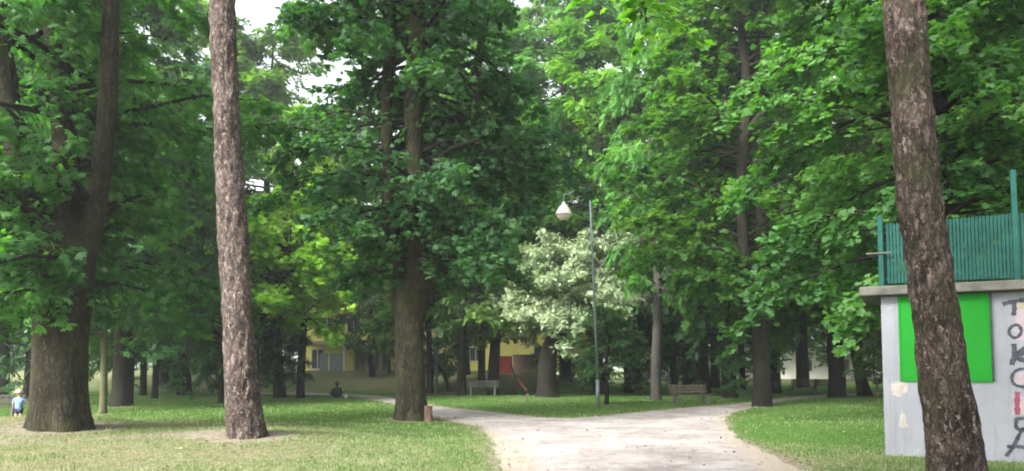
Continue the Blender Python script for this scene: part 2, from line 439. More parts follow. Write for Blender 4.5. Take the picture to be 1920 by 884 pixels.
def round_profile(R, peak=.4, low=.25):
    def f(t): return R * max(low, 1 - (abs(t - peak) / max(peak, 1 - peak)) ** 2.0 * .8)
    return f
def grow(seed, stems, n_br, zlo, zhi, reach, twigs, leaves, size, tmpl, base, pitch=(-.05, .8), droop=.75, tone=(.5, .22, .16), tubes=True,
         dens=None, flat=.42, tl=1.0, centre=None, cull=None, outer=.25, bare=0, front=0, fz=(0, 99)):
    """stems: list of (points, radii) in world space; returns (branch mesh, leaf mesh) in coordinates relative to base"""
    rs = np.random.RandomState(seed); wood = NB(); LP = []; LD = []; LN = []; LS = []; LT = []
    zs = np.linspace(0, 1, n_br); rs.shuffle(zs)
    for b in range(n_br):
        t = zs[b] if dens is None else dens(zs[b])
        z = zlo + (zhi - zlo) * t
        cands = [(P, R) for P, R in stems if P[0][2] <= z <= P[-1][2]]
        if not cands: cands = [stems[0]]
        P, R = cands[rs.randint(len(cands))]
        o = np.array([np.interp(z, P[:, 2], P[:, k]) for k in range(3)]); rr = np.interp(z, P[:, 2], R)
        az = b * 2.39996 + rs.uniform(-.5, .5)
        L = reach(t) * rs.uniform(.72, 1.08)
        if front and fz[0] < z < fz[1] and math.sin(az) < -.35 and rs.uniform() < front: continue
        if centre is not None:
            off = np.array([math.cos(az), math.sin(az)]) @ (np.array(centre[:2]) - o[:2]); L = max(.8, L + off)
        p0 = rs.uniform(*pitch); dr = droop * rs.uniform(.7, 1.35); n = 9; pts = [o]; a = az; cur = o.copy()
        for k in range(1, n):
            s = k / (n - 1); pt = p0 - dr * s ** 1.4 + rs.uniform(-.14, .14); a += rs.uniform(-.24, .24)
            cur = cur + L / (n - 1) * np.array([math.cos(a) * math.cos(pt), math.sin(a) * math.cos(pt), math.sin(pt)]); pts.append(cur)
        if cull is not None:
            ok = [k for k in range(n) if cull(pts[k])]
            if ok and ok[0] >= 2:
                pts = spline(pts[:ok[0]], n)
            elif ok: continue
        pts = np.array(pts); r0 = min(rr * .55, .018 + .011 * L)
        if tubes: wood.add(*tube(pts, np.linspace(r0, .006, n), 6 if L > 2 else 4))
        btone = rs.normal(0, tone[1])
        for j in range(twigs):
            s = outer + (1 - outer) * (j + rs.uniform(0, 1)) / twigs; i = min(n - 2, int(s * (n - 1))); f = s * (n - 1) - i
            q = pts[i] * (1 - f) + pts[i + 1] * f; d = pts[i + 1] - pts[i]; ba = math.atan2(d[1], d[0])
            ta = ba + (1 if j % 2 else -1) * rs.uniform(.45, 1.35) * (1.05 - .7 * s)
            Lt = tl * (.30 * L * (1.12 - s) + .35) * rs.uniform(.7, 1.2); tp = rs.uniform(-.75, .35) - .1 * s
            td = np.array([math.cos(ta) * math.cos(tp), math.sin(ta) * math.cos(tp), math.sin(tp)])
            e = q + td * Lt - np.array([0, 0, .1 * Lt * Lt]); mid = (q + e) / 2 + np.array([0, 0, .04 * Lt])
            if cull is not None and cull(e): continue
            if bare and math.hypot(e[0] - o[0], e[1] - o[1]) < bare and rs.uniform() < .8: continue
            if tubes: wood.add(*tube(np.array([q, mid, e]), [.012, .008, .004], 3))
            m = leaves; u = rs.uniform(.1, 1.05, m)[:, None]
            pp = q * (1 - u) ** 2 + 2 * mid * u * (1 - u) + e * u * u + rs.normal(0, 1, (m, 3)) * np.array([.15, .15, .11]) * (.5 + size)
            la = ta + rs.uniform(-1.5, 1.5, m); lp = rs.uniform(-1.05, .2, m)
            LP.append(pp); LD.append(np.stack([np.cos(la) * np.cos(lp), np.sin(la) * np.cos(lp), np.sin(lp)], -1))
            nn = np.array([0, 0, 1.]) + rs.normal(0, flat, (m, 3)); LN.append(nn)
            LS.append(size * rs.uniform(.65, 1.2, m)); LT.append(np.clip(tone[0] + btone + rs.normal(0, .07) + rs.normal(0, tone[2], m), 0, 1))
    LP = np.concatenate(LP) - base
    V, Q, T = place_leaves(LP, np.concatenate(LD), np.concatenate(LN), np.concatenate(LS), tmpl, np.concatenate(LT))
    leafm = mesh_np('foliage', V, Q, None, T)
    woodm = None
    if wood.n:
        wood.V = [v - base for v in wood.V]; woodm = wood.mesh('branchwork', True)
    return woodm, leafm

def trunk_mesh(stems, base, sides=20, step=.25, rough=.06, flare=.35, fl_h=1.0, seed=0, vor=0.0, roots=5, fine=0.0):
    """stems: list of (points, radii); first one is the trunk with root flare"""
    acc = NB()
    for si, (P, R) in enumerate(stems):
        L = np.linalg.norm(np.diff(P, axis=0), axis=1).sum(); n = max(4, int(L / step))
        Ps = spline(P, n); u = np.linspace(0, 1, n); seg = np.linspace(0, 1, len(R)); Rs = np.interp(u, seg, R)
        V, Q = tube(Ps, Rs, sides if si == 0 else max(8, sides // 2))
        ns = sides if si == 0 else max(8, sides // 2)
        cen = np.repeat(Ps, ns, axis=0); out = V - cen; r = np.linalg.norm(out, axis=1); out /= r[:, None] + 1e-9
        an = np.arctan2(out[:, 1], out[:, 0]); hgt = V[:, 2] - P[0][2]
        disp = np.zeros(len(V))
        if si == 0 and flare:
            e = np.exp(-np.clip(hgt, 0, None) / (fl_h * .45))
            disp += r * flare * e * (1 + .55 * np.sin(an * roots + seed) + .3 * np.sin(an * (roots * 2 - 1) + seed * 2))
        fl = np.array([noise.noise(Vector((v[0] * 2.2 + seed, v[1] * 2.2, v[2] * .7))) for v in V]); disp += r * rough * fl * 1.6
        if vor:
            vv = np.array([noise.noise(Vector((v[0] * 11 + seed, v[1] * 11, v[2] * 4))) + .6 * abs(noise.noise(Vector((v[0] * 24, v[1] * 24 + seed, v[2] * 7)))) for v in V])
            disp += vor * vv
        V = V + out * disp[:, None] - base
        acc.add(V, Q)
    return acc.mesh('trunk', True)

def tree(name, label, cat, stems, crown_args, leaf, bark, group=None, sides=20, vor=0, flare=.35, step=.25, wood=None, roots=5, fl_h=1.0, rough=.06):
    base = stems[0][0][0].copy()
    BARE.append((base[0], base[1], stems[0][1][0]))
    root = tag(empty(name, base), label, cat, group)
    link('trunk', trunk_mesh(stems, base, sides, step, seed=len(bpy.data.objects) % 17, vor=vor, flare=flare, roots=roots, fl_h=fl_h, rough=rough), bark, root)
    if crown_args:
        wm, lm = grow(stems=stems if wood is None else wood, base=base, **crown_args)
        if wm: link('branchwork', wm, M['bark_dark'], root)
        link('crown', lm, leaf, root)
    return root
def stem(pxs, ws, Y, y_off=None, thin=.80):
    """pixel polyline with pixel widths at depth Y -> metres"""
    P = []; R = []
    for k, (a, b) in enumerate(pxs):
        yy = Y + (y_off[k] if y_off else 0); P.append(at(a, b, yy)); R.append(ws[k] / 2 / F * yy * thin)
    return np.array(P), np.array(R)
def sunk(S, d=.25):
    P, R = S; P = P.copy(); P0 = P[0].copy(); P0[2] -= d; return np.vstack([P0[None], P]), np.concatenate([[R[0] * 1.02], R])

GR_OAK = 'park trees'
# --- near pines
g = ground(465, 817); Y = g[1]
S = sunk(stem([(464, 818), (459, 770), (453, 700), (447, 600), (434, 400), (424, 200), (417.5, 0), (412, -220), (410, -520), (411, -760)], [76, 70, 63, 60, 57, 52, 51, 46, 34, 10], Y, None, .88), .3)
PINE_L = tree('pine_tree', 'reddish grey flaky pine trunk standing straight in the dry grass, left of the path', 'tree', [S],
     dict(seed=3, n_br=34, zlo=11.6, zhi=17.5, reach=round_profile(3.6, .3), twigs=12, leaves=9, size=.42, tmpl=T_NEEDLE, droop=.2, flat=.8), M['spruce'], M['pine_bark'], sides=96, vor=.034, rough=.09, flare=.22, step=.04, roots=7, fl_h=.7)
Y = 10.2
P = stem([(1798, 925), (1790, 850), (1770, 700), (1747, 540), (1728, 400), (1707, 200), (1696, 0), (1685, -250), (1680, -600), (1690, -900)], [112, 101, 91, 90, 86, 79, 83, 72, 54, 14], Y, None, .88)
P[0][0][2] = hz(P[0][0][0], P[0][0][1])
S = sunk(P, .3)
tree('pine_tree', 'dark leaning pine trunk with mossy right side in front of the grey wall', 'tree', [S],
     dict(seed=5, n_br=30, zlo=9.5, zhi=13, reach=round_profile(3.2, .3), twigs=11, leaves=9, size=.42, tmpl=T_NEEDLE, droop=.2, flat=.8), M['spruce'], M['pine_bark_mossy'], sides=110, vor=.034, rough=.09, flare=.2, step=.036, roots=6, fl_h=.7)

# --- big multi-stemmed tree on the left
g = ground(113, 803); Y = g[1]
A = sunk(stem([(113, 806), (113, 760), (113, 640), (118, 540), (122, 470), (125, 420)], [112, 104, 106, 122, 122, 80], Y, None, .86), .3)
B = stem([(95, 520), (75, 430), (35, 300), (8, 120), (-10, 0), (-30, -200)], [60, 54, 50, 46, 42, 20], Y, [0, -.1, -.3, -.6, -.8, -1.2])
Cc = stem([(122, 500), (128, 380), (118, 220), (105, 80), (98, -40), (95, -300)], [66, 60, 52, 50, 44, 20], Y, [0, .1, .2, .3, .4, .6])
D = stem([(145, 520), (172, 430), (192, 300), (203, 180), (207, 60), (212, -60), (230, -280)], [56, 50, 44, 42, 38, 34, 14], Y, [0, 0, -.1, -.2, -.3, -.5, -.8])
tree('broadleaf_tree', 'massive old trunk splitting into three dark stems, left edge of the park', 'tree', [A, B, Cc, D],
     dict(seed=11, bare=1.1, front=.8, fz=(5.4, 10.5), cull=lambda e: e[0] > -9.3 and e[1] < 18.2, n_br=135, zlo=3.0, zhi=13, reach=round_profile(5.6, .4, .45), twigs=19, leaves=22, size=.19, tmpl=T_PALM, droop=.8, tone=(.42, .2, .15), centre=(A[0][0][0] + .6, Y, 0), outer=.12),
     M['chestnut'], M['bark'], sides=40, vor=.012, flare=.26, step=.12, roots=6, fl_h=1.4)
# --- centre tree
g = ground(771, 787); Y = g[1]
A = sunk(stem([(771, 788), (770, 740), (767, 660), (768, 600), (774, 560), (780, 530)], [66, 60, 60, 62, 78, 60], Y, None, .9), .3)
B = stem([(752, 585), (740, 480), (727, 380), (726, 200), (735, 0), (738, -160), (740, -330)], [40, 32, 28, 28, 26, 20, 8], Y, [0, 0, .1, .2, .3, .4, .5])
Cc = stem([(782, 560), (783, 440), (779, 330), (774, 180), (786, 0), (790, -160), (792, -350)], [56, 46, 44, 40, 38, 28, 10], Y, [0, -.1, -.2, -.2, -.3, -.4, -.5])
D = stem([(798, 570), (815, 500), (850, 390), (882, 250), (898, 110), (915, 0), (930, -150), (940, -280)], [36, 26, 22, 20, 20, 18, 14, 6], Y, [0, .2, .5, .8, .9, 1, 1.1, 1.2])
E = stem([(790, 430), (806, 330), (842, 282), (900, 262)], [16, 14, 12, 6], Y, [0, -.4, -.9, -1.5])
tree('broadleaf_tree', 'tall tree with upright forked stems beside the path fork, stump at its foot', 'tree', [A, B, Cc, D, E],
     dict(seed=21, bare=2.0, front=.92, fz=(6.4, 11.0), n_br=135, zlo=3.9, zhi=14.5, reach=round_profile(5.7, .4, .6), twigs=19, leaves=21, size=.185, cull=lambda e: (e[0] > .9 and e[2] < 7.2) or (e[0] < -5.2 and e[2] < 6.2) or (e[0] > -1.2 and e[2] < 3.9), tmpl=T_PALM, droop=.85, tone=(.45, .2, .15), centre=(A[0][0][0] + .3, Y, 0), outer=.1),
     M['center'], M['bark'], sides=36, vor=.010, flare=.26, step=.12, roots=5, wood=[B, Cc, D])
# --- right forked tree
g = ground(1428, 763); Y = g[1]
A = sunk(stem([(1428, 764), (1428, 700), (1427, 620), (1424, 560), (1418, 520)], [44, 40, 40, 44, 38], Y), .3)
B = stem([(1418, 580), (1400, 500), (1390, 380), (1394, 260), (1402, 190), (1392, 80), (1385, -60), (1380, -220)], [26, 26, 24, 24, 22, 20, 16, 6], Y)
Cc = stem([(1430, 580), (1432, 480), (1421, 350), (1411, 260), (1418, 150), (1430, 20), (1436, -100), (1440, -260)], [30, 28, 26, 24, 22, 20, 16, 6], Y, [0, .2, .4, .5, .5, .6, .7, .8])
D = stem([(1393, 262), (1430, 212), (1480, 190), (1532, 166), (1600, 172)], [16, 15, 13, 10, 5], Y, [0, -.5, -1.0, -1.4, -1.8])
tree('broadleaf_tree', 'dark twin-stemmed tree on the grass edge right of the path', 'tree', [A, B, Cc, D],
     dict(seed=31, bare=2.1, front=.93, fz=(5.6, 13.5), n_br=140, zlo=4.4, zhi=18.6, reach=round_profile(6.2, .3, .6), twigs=19, leaves=22, size=.19, cull=lambda e: e[0] < 3.7 and e[2] < 8.8, tmpl=T_LOBE, droop=.95, tone=(.38, .28, .16), centre=(A[0][0][0] - .9, Y, 0), outer=.1),
     M['maple'], M['bark_dark'], sides=24, vor=.01, flare=.18, step=.15, wood=[B, Cc])
# --- tree behind the wall
Y = 18.6
base = np.array([(1762 - 960) / F * Y, Y, 0])
A = (np.vstack([base - [0, 0, .3], at(1762, 600, Y), at(1757, 300, Y), at(1757, 100, Y), at(1760, -60, Y), at(1764, -260, Y)]), np.array([.3, .26, .24, .23, .2, .08]))
B = stem([(1752, 245), (1775, 215), (1820, 193), (1880, 178), (1930, 170)], [12, 11, 9, 8, 5], Y, [0, -.3, -.7, -1, -1.2])
tree('broadleaf_tree', 'leafy tree rising behind the teal fence and grey wall', 'tree', [A, B],
     dict(seed=41, n_br=110, zlo=4.3, zhi=14, reach=round_profile(6.0, .3, .5), twigs=16, leaves=24, size=.155, tmpl=T_LOBE, droop=1.1, tone=(.42, .26, .16), outer=.3),
     M['chestnut'], M['bark_dark'], sides=20, vor=.008)
# --- bright young maple left of centre
g = ground(563, 747); Y = 36.0
b0 = at(478, 742, Y); b0[2] = hz(b0[0], b0[1])
A = (np.vstack([b0 - [0, 0, .2], at(480, 700, Y), at(484, 630, Y), at(505, 570, Y), at(532, 520, Y), at(545, 440, Y), at(550, 300, Y)]), np.array([.16, .14, .12, .10, .09, .07, .03]))
tree('maple_tree', 'bright yellow-green young maple just right of the reddish pine trunk', 'tree', [A],
     dict(seed=51, n_br=56, zlo=4.0, zhi=9.6, reach=round_profile(4.4, .4, .5), twigs=13, leaves=18, size=.21, tmpl=T_LOBE, droop=.7, tone=(.55, .2, .16), centre=(at(560, 500, Y)[0], Y, 0), outer=.3),
     M['bright'], M['bark_dark'], sides=12)
# --- silver tree
g = ground(1027, 739); Y = 41.0
b0 = np.array([at(1027, 700, Y)[0], Y, hz(at(1027, 700, Y)[0], Y)])
A = (np.vstack([b0 - [0, 0, .2], at(1026, 690, Y), at(1035, 640, Y), at(1060, 560, Y), at(1075, 480, Y)]), np.array([.55, .5, .42, .22, .06]))
tree('silver_leaved_tree', 'pale whitish-green tree behind the lamp post', 'tree', [A],
     dict(seed=61, n_br=150, zlo=4.1, zhi=7.6, reach=round_profile(5.0, .4, .6), twigs=16, leaves=26, size=.2, tmpl=T_SPRAY, droop=.75, tone=(.5, .13, .14), centre=(at(1080, 500, Y)[0], Y, 0), outer=.3, flat=.9, pitch=(-.3, 1.1)),
     M['silver'], M['bark_dark'], sides=20)

# --- reusable mid-distance trees: built once at the origin, then copied
def proto(seed, H, zlo, R, n_br, leaf, bark, tmpl=T_SPRAY, size=.55, leaves=7, twigs=10, droop=.8, rt=.3, peak=.35, tone=(.5, .22, .15), outer=.3, low=.35, flat=.4):
    rs = np.random.RandomState(seed)
    P = np.array([[0, 0, -.3], [rs.uniform(-.05, .05), 0, 1.5], [rs.uniform(-.2, .2), rs.uniform(-.2, .2), H * .3], [rs.uniform(-.4, .4), rs.uniform(-.3, .3), H * .6], [rs.uniform(-.5, .5), 0, H * .97]])
    Rr = np.array([rt * 1.05, rt, rt * .8, rt * .5, .04])
    lean = (spline(P, 40), np.interp(np.linspace(0, 1, 40), np.linspace(0, 1, 5), Rr))
    tm = trunk_mesh([(P, Rr)], np.zeros(3), 16, .4, seed=seed, flare=.25)
    wm, lm = grow(seed, [lean], n_br, zlo, H, round_profile(R, peak, low), twigs, leaves, size, tmpl, np.zeros(3), droop=droop, tone=tone, outer=outer, flat=flat)
    for m_, mt in ((tm, bark), (wm, bark), (lm, leaf)): m_.materials.append(mt)
    return tm, wm, lm
PR = {}
PR['tallA'] = proto(101, 22, 5.0, 5.2, 84, M['mid'], M['bark_dark'])
PR['tallB'] = proto(102, 21, 4.2, 5.0, 84, M['mid'], M['bark_dark'], droop=1.0)
PR['light'] = proto(103, 19, 4.0, 4.8, 76, M['maple'], M['bark_dark'], droop=.7)
PR['dark'] = proto(104, 20, 2.9, 5.0, 90, M['dark'], M['bark_dark'], droop=1.1, peak=.2)
PR['spruce'] = proto(105, 17, 1.6, 3.4, 120, M['spruce'], M['bark_dark'], T_SPRAY, .5, 6, 8, .35, .22, .05, (.5, .15, .15), .15, .08)
PR['small'] = proto(106, 7.5, 1.8, 2.4, 44, M['mid'], M['bark_dark'], T_SPRAY, .38, 6, 8, .6, .09)
def put(kind, px, py, label, wpx=None, s=1.0, name='broadleaf_tree', cat='tree', group=None, leaf=None, bark=None, rz=None, Y=None, lean=0.0, crown=True, sz=1.0):
    if Y is None: g = ground(px, py)
    else: x = (px - 960) / F * Y; g = np.array([x, Y, hz(x, Y)])
    BARE.append((g[0], g[1], (wpx or 20) / 2 / F * g[1]))
    tm, wm, lm = PR[kind]; rnd = random.Random(int(px * 7 + g[1] * 13))
    root = tag(empty(name, g, rnd.uniform(0, 6.28) if rz is None else rz), label, cat, group)
    root.rotation_euler[1] = lean
    rt0 = {'tallA': .3, 'tallB': .3, 'light': .3, 'dark': .3, 'spruce': .22, 'small': .09}[kind]
    for nm, me, sc in (('trunk', tm, None), ('branchwork', wm, 1), ('crown', lm, 1)):
        if nm != 'trunk' and not crown: continue
        o = bpy.data.objects.new(nm, me); C.objects.link(o); o.parent = root
        if nm == 'trunk' and wpx: k = (wpx / 2 / F * g[1]) / (rt0 * s); o.scale = (k, k, 1)
        mt = leaf if nm == 'crown' else bark
        if mt is not None: o.material_slots[0].link = 'OBJECT'; o.material_slots[0].material = mt
    root.scale = (s, s, s * sz * rnd.uniform(.94, 1.06)); return root

# trees whose trunks show
put('light', 193, 776, 'thin pale greenish trunk just right of the massive old tree', 13, .62, 'young_tree', bark=M['bark_pale'], leaf=M['chestnut'])
put('dark', 228, 762, 'wide black trunk between the thin pale trunk and the reddish pine', 36, 1.0)
put('dark', 290, 748, 'slim dark trunk in the left shade below drooping foliage', 11, .8)
put('dark', 345, 741, 'broad dark tree at the back of the left lawn', 24, 1.0)
put('dark', 268, 742, 'narrow dark trunk behind the wide black trunk', 12, .95)
put('dark', 414, 757, 'dark trunk half hidden behind the left side of the reddish pine', 10, .33, sz=1.6)
put('dark', 6, 748, 'dark tree at the far left behind the long bench', 20, .9)
put('spruce', 525, 746, 'short dark conical spruce on the left lawn', 22, .5, 'spruce_tree')
put('light', 563, 747, 'slim trunk on the left lawn close to the small spruce', 15, .6, sz=1.3, leaf=M['bright'])
put('tallA', 806, 738, 'slim dark trunk directly right of the centre tree', 12, .8)
put('tallB', 865, 743, 'dark upright trunk left of the grey bench behind the path', 18, .9)
put('tallA', 903, 722, 'far trunk in front of the yellow wall, left of the play frame', 14, .9)
put('light', 925, 741, 'brownish trunk immediately left of the red play panel', 22, .8)
put('small', 843, 736, 'thin leaning trunk in front of the yellow wall', 7, .9, 'young_tree', lean=.45)
put('small', 700, 706, 'small round tree in front of the porch of the yellow building', 10, 1.1, 'young_tree', lean=-.12, leaf=M['dark'])
put('small', 730, 700, 'thin young tree before the bright yellow wall', 5, .8, 'young_tree', leaf=M['bright'])
put('small', 1137, 759, 'thin black stem with dark leaves beside the lamp post', 8, .6, 'young_tree', leaf=M['dark'], bark=M['bark_dark'])
put('dark', 1180, 737, 'dark trunk between the lamp post and the grey trunk', 18, .8)
put('tallA', 1230, 751, 'smooth grey straight trunk on the middle lawn', 18, .6, sz=1.6, bark=M['bark_grey'])
put('dark', 1264, 738, 'dark trunk just behind the bench on the middle lawn', 14, .85)
put('dark', 1316, 738, 'thick black trunk behind the bench on the middle lawn', 30, 1.0)
put('dark', 1368, 746, 'dark trunk left of the twin-stemmed tree', 26, 1.0)
put('tallB', 1392, 733, 'slim far trunk between two dark trunks', 12, .95)
put('tallA', 1513, 727, 'slim dark trunk behind the far bench on the right', 10, .9)
put('tallB', 1570, 746, 'thick dark straight trunk by the right end of the path', 30, 1.05)
put('small', 1644, 748, 'thin pale stake-like young trunk left of the grey wall', 4, .55, 'young_tree', bark=M['bark_pale'])
# leaning dark tree with a custom trunk
g = ground(1618, 744); Y = g[1]
A = sunk(stem([(1622, 745), (1612, 700), (1606, 640), (1622, 520), (1643, 400), (1650, 250), (1648, 50), (1650, -80)], [30, 24, 24, 28, 30, 26, 18, 5], Y), .2)
tree('broadleaf_tree', 'leaning dark tree closest to the left end of the grey wall', 'tree', [A],
     dict(seed=71, n_br=80, zlo=5, zhi=21, reach=round_profile(5, .35, .4), twigs=10, leaves=7, size=.55, tmpl=T_SPRAY, droop=.9), M['mid'], M['bark_dark'], sides=18)
# trees behind, whose crowns close the view
bk = [('tallA', 60, 40, 1.0, 'tall green tree above the slim dark trunks behind the massive trunk'), ('dark', 130, 46, 1.1, 'dark dense tree directly behind the massive old trunk'),
      ('tallB', 310, 50, 1.05, 'tall drooping tree at the back of the left lawn'), ('light', 395, 54, 1.45, 'light green tree far behind the left side of the reddish pine'),
      ('light', 500, 54, 1.38, 'light green tree directly behind the bright young maple'), ('tallA', 640, 72, 1.0, 'tall tree behind the porch of the yellow building'),
      ('tallB', 540, 76, 1.0, 'tall tree behind the left corner of the yellow building'), ('tallA', 870, 54, 1.35, 'tall tree before the yellow facade, right of the centre tree'),
      ('tallB', 1000, 66, 1.6, 'very tall tree rising over the right half of the yellow building'), ('tallA', 1060, 53, 1.42, 'tall green tree right behind the silver tree'),
      ('light', 1120, 47, 1.25, 'light green tree above the right side of the silver tree'), ('tallB', 1190, 54, 1.4, 'tall drooping tree behind the smooth grey trunk'),
      ('light', 1290, 50, 1.35, 'light green tree far behind the bench on the middle lawn'), ('tallA', 1340, 60, 1.2, 'tallest far tree left of the twin-stemmed tree'),
      ('light', 1450, 48, 1.3, 'light green tree directly behind the twin-stemmed tree'), ('tallB', 1500, 60, 1.15, 'tall drooping tree behind the far bench on the sunny lawn'),
      ('tallA', 1680, 50, 1.1, 'tall green tree behind the left end of the grey wall'), ('tallB', 1730, 40, 1.0, 'drooping tree behind the leaning pine and the railing'),
      ('light', 1800, 34, .9, 'light green tree above the green panel and railing'), ('tallB', 1880, 42, 1.0, 'drooping tree behind the tall railing post'),
      ('tallA', 1960, 32, 1.0, 'tall green tree at the right edge above the graffiti'), ('tallB', -40, 32, 1.0, 'drooping green tree at the left edge behind the long bench'),
      ('light', 640, 84, 1.5, 'light green tree rising over the roof of the yellow building')]
for i, (k, px, Yb, s, lab) in enumerate(bk): put(k, px, 0, lab, None, s, Y=Yb)

# far wood: one mass
def far_wood():
    rs = np.random.RandomState(9); LP = []; LT = []; S = []
    for i in range(46):
        Y = rs.uniform(78, 125); x = -85 + i * 3.9 + rs.uniform(-2, 2); x *= Y / 95; H = rs.uniform(13, 21); R = rs.uniform(4, 6.5); n = 1500
        v = rs.normal(0, 1, (n, 3)); v /= np.linalg.norm(v, axis=1)[:, None]; rr = rs.uniform(.35, 1, n) ** .5
        lump = 1 + .25 * np.sin(v[:, 0] * 5 + i) * np.sin(v[:, 2] * 6 + i * 2)
        p = v * (rr * lump)[:, None] * np.array([R, R, H * .45]) + np.array([x, Y, H * .55 + 1.5]); LP.append(p)
        LT.append(np.clip(rs.uniform(.25, .75) + rs.normal(0, .13, n), 0, 1)); S.append(rs.uniform(.9, 1.6, n))
    P = np.concatenate(LP); n = len(P); a = rs.uniform(0, 6.28, n)
    D = np.stack([np.cos(a), np.sin(a), rs.uniform(-.5, .2, n)], -1); Nn = np.array([0, 0, 1.]) + rs.normal(0, .45, (n, 3))
    V, Q, T = place_leaves(P, D, Nn, np.concatenate(S), T_FAR, np.concatenate(LT))
    tag(link('far_wood', mesh_np('far_wood', V, Q, None, T), M['mid']), 'mass of distant trees behind the buildings', 'wood', kind='stuff')
far_wood()

def hedge(label, x0, x1, Y, H, seed):
    rs = np.random.RandomState(seed); cx = (x0 + x1) / 2; base = np.array([cx, Y, hz(cx, Y)]); n = int((x1 - x0) * H * 55)
    root = tag(empty('hedge', base), label, 'hedge')
    x = rs.uniform(x0, x1, n); top = H * (1 + .22 * np.sin(x * .9 + seed) + .12 * np.sin(x * 2.3)); z = top * rs.uniform(0, 1, n) ** .8; y = Y + rs.uniform(-.8, .8, n) * (1.05 - .4 * z / top)
    P = np.stack([x, y, z + height(x, y)], -1) - base; a = rs.uniform(0, 6.28, n); D = np.stack([np.cos(a), np.sin(a), rs.uniform(-.4, .5, n)], -1)
    V, Q, T = place_leaves(P, D, np.array([0, -.4, .8]) + rs.normal(0, .5, (n, 3)), rs.uniform(.3, .55, n), T_SPRAY, np.clip(rs.normal(.45, .2, n), 0, 1))
    link('foliage', mesh_np('foliage', V, Q, None, T), M['dark'], root)
    st_ = NB(); k = x0 + .4
    while k < x1: st_.add(*tube([(k - cx, 0, -.2), (k - cx + rs.uniform(-.2, .2), rs.uniform(-.2, .2), H * .7)], [.05, .02], 5)); k += .9
    link('stem', st_.mesh('stem', True), M['bark_dark'], root)['kind'] = 'stuff'
hedge('rounded green bushes beside the brick wall beyond the play slide', 1.6, 7.5, 57, 1.9, 12)
hedge('dark hedge far behind the smooth grey trunk', 11, 23, 68, 2.0, 8)
hedge('long dark hedge at the back of the lawn on the far left', -52, -22, 58, 2.6, 3)
# maple behind the viewpoint: unseen crown added to shade the wall, hanging twigs show
b0 = np.array([-3.6, -2.2, 0.0])
A = (b0 + np.array([[0, 0, -.3], [0, .1, 2], [.4, .6, 5], [.8, 1.4, 8.5], [1.0, 1.8, 13]]), np.array([.36, .32, .27, .2, .05]))
Bq = (np.array([[-3.1, -1.4, 5.5], [-1.5, 2.0, 7.4], [.8, 6.5, 8.0], [2.0, 11.2, 7.9], [2.4, 13.0, 7.75]]), np.array([.13, .10, .07, .04, .015]))
tree('maple_tree', 'maple with an unseen crown added to shade the wall and path, only its hanging yellow-green twigs show at the top edge', 'tree', [A, Bq],
     dict(seed=81, n_br=70, zlo=6.6, zhi=13, reach=round_profile(7.2, .35, .5), twigs=13, leaves=12, size=.24, tmpl=T_LOBE, droop=.5, tone=(.5, .2, .15), outer=.2,
          cull=lambda e: e[1] > 3.5 and e[2] < 1.9 + e[1] * .5), M['maple'], M['bark_dark'], sides=20, wood=[A])
def hanging():
    rs = np.random.RandomState(4); tw = NB(); P = []; D = []
    root = [o for o in bpy.data.objects if o.name.startswith('maple_tree')][-1]
    for k in range(16):
        q = Bq[0][4] * (k % 4) / 4 + Bq[0][3] * (1 - (k % 4) / 4) + rs.normal(0, .08, 3); a = rs.uniform(0, 6.28); L = rs.uniform(.5, 1.1)
        e = q + np.array([math.cos(a) * L * .9, math.sin(a) * L * .5, -L * rs.uniform(.2, .55)]); mid = (q + e) / 2 + np.array([0, 0, .12])
        tw.add(*tube(spline([q - b0, mid - b0, e - b0], 6), [.009, .008, .007, .006, .005, .004], 4))
        for j in range(11):
            u = rs.uniform(.2, 1.02); p = q * (1 - u) ** 2 + 2 * mid * u * (1 - u) + e * u * u; P.append(p + rs.normal(0, .05, 3) - b0); la = a + rs.uniform(-1.4, 1.4); D.append((math.cos(la), math.sin(la), rs.uniform(-1.2, -.1)))
    n = len(P); V, Q, T = place_leaves(np.array(P), np.array(D), np.array([0, 0, 1.]) + rs.normal(0, .4, (n, 3)), rs.uniform(.10, .17, n), T_LOBE, np.clip(rs.normal(.7, .2, n), 0, 1))
    link('twig', tw.mesh('twig', True), M['bark_dark'], root); link('leaf_cluster', mesh_np('leaf_cluster', V, Q, None, T), M['maple'], root)
hanging()
# ------------------------------------------------------------------ grass and litter
def soilf(X, Y, sd):
    """how bare the ground is: round trunk feet, along the path, on the worn bank"""
    v = .62 * sst(.5, 0.02, sd) * sst(40, 20, Y)
    for bx, by, br in BARE:
        if by < 50: r_ = br + .55; v = v + .85 * np.exp(-(((X - bx) / r_) ** 2 + ((Y - by) / r_) ** 2) ** 1.5)
    v = v + .62 * np.exp(-((X + 7.3) / 2.6) ** 2 - ((Y - 14.9) / .75) ** 2) + .55 * np.exp(-((X + 11.2) / 2.2) ** 2 - ((Y - 15.0) / 2.4) ** 2)
    v = v + .4 * np.exp(-((X + 10.5) / 2.5) ** 2 - ((Y - 18) / 1.2) ** 2) + .35 * np.exp(-((X - 5.6) / 1.3) ** 2 - ((Y - 13.2) / 1.4) ** 2)
    return v + .16 * wav(X, Y, 1.1, 7)
sa = ground_me.attributes.new('soil', 'FLOAT', 'POINT'); sa.data.foreach_set('value', soilf(GX, GY, sdg).ravel().astype(np.float32))
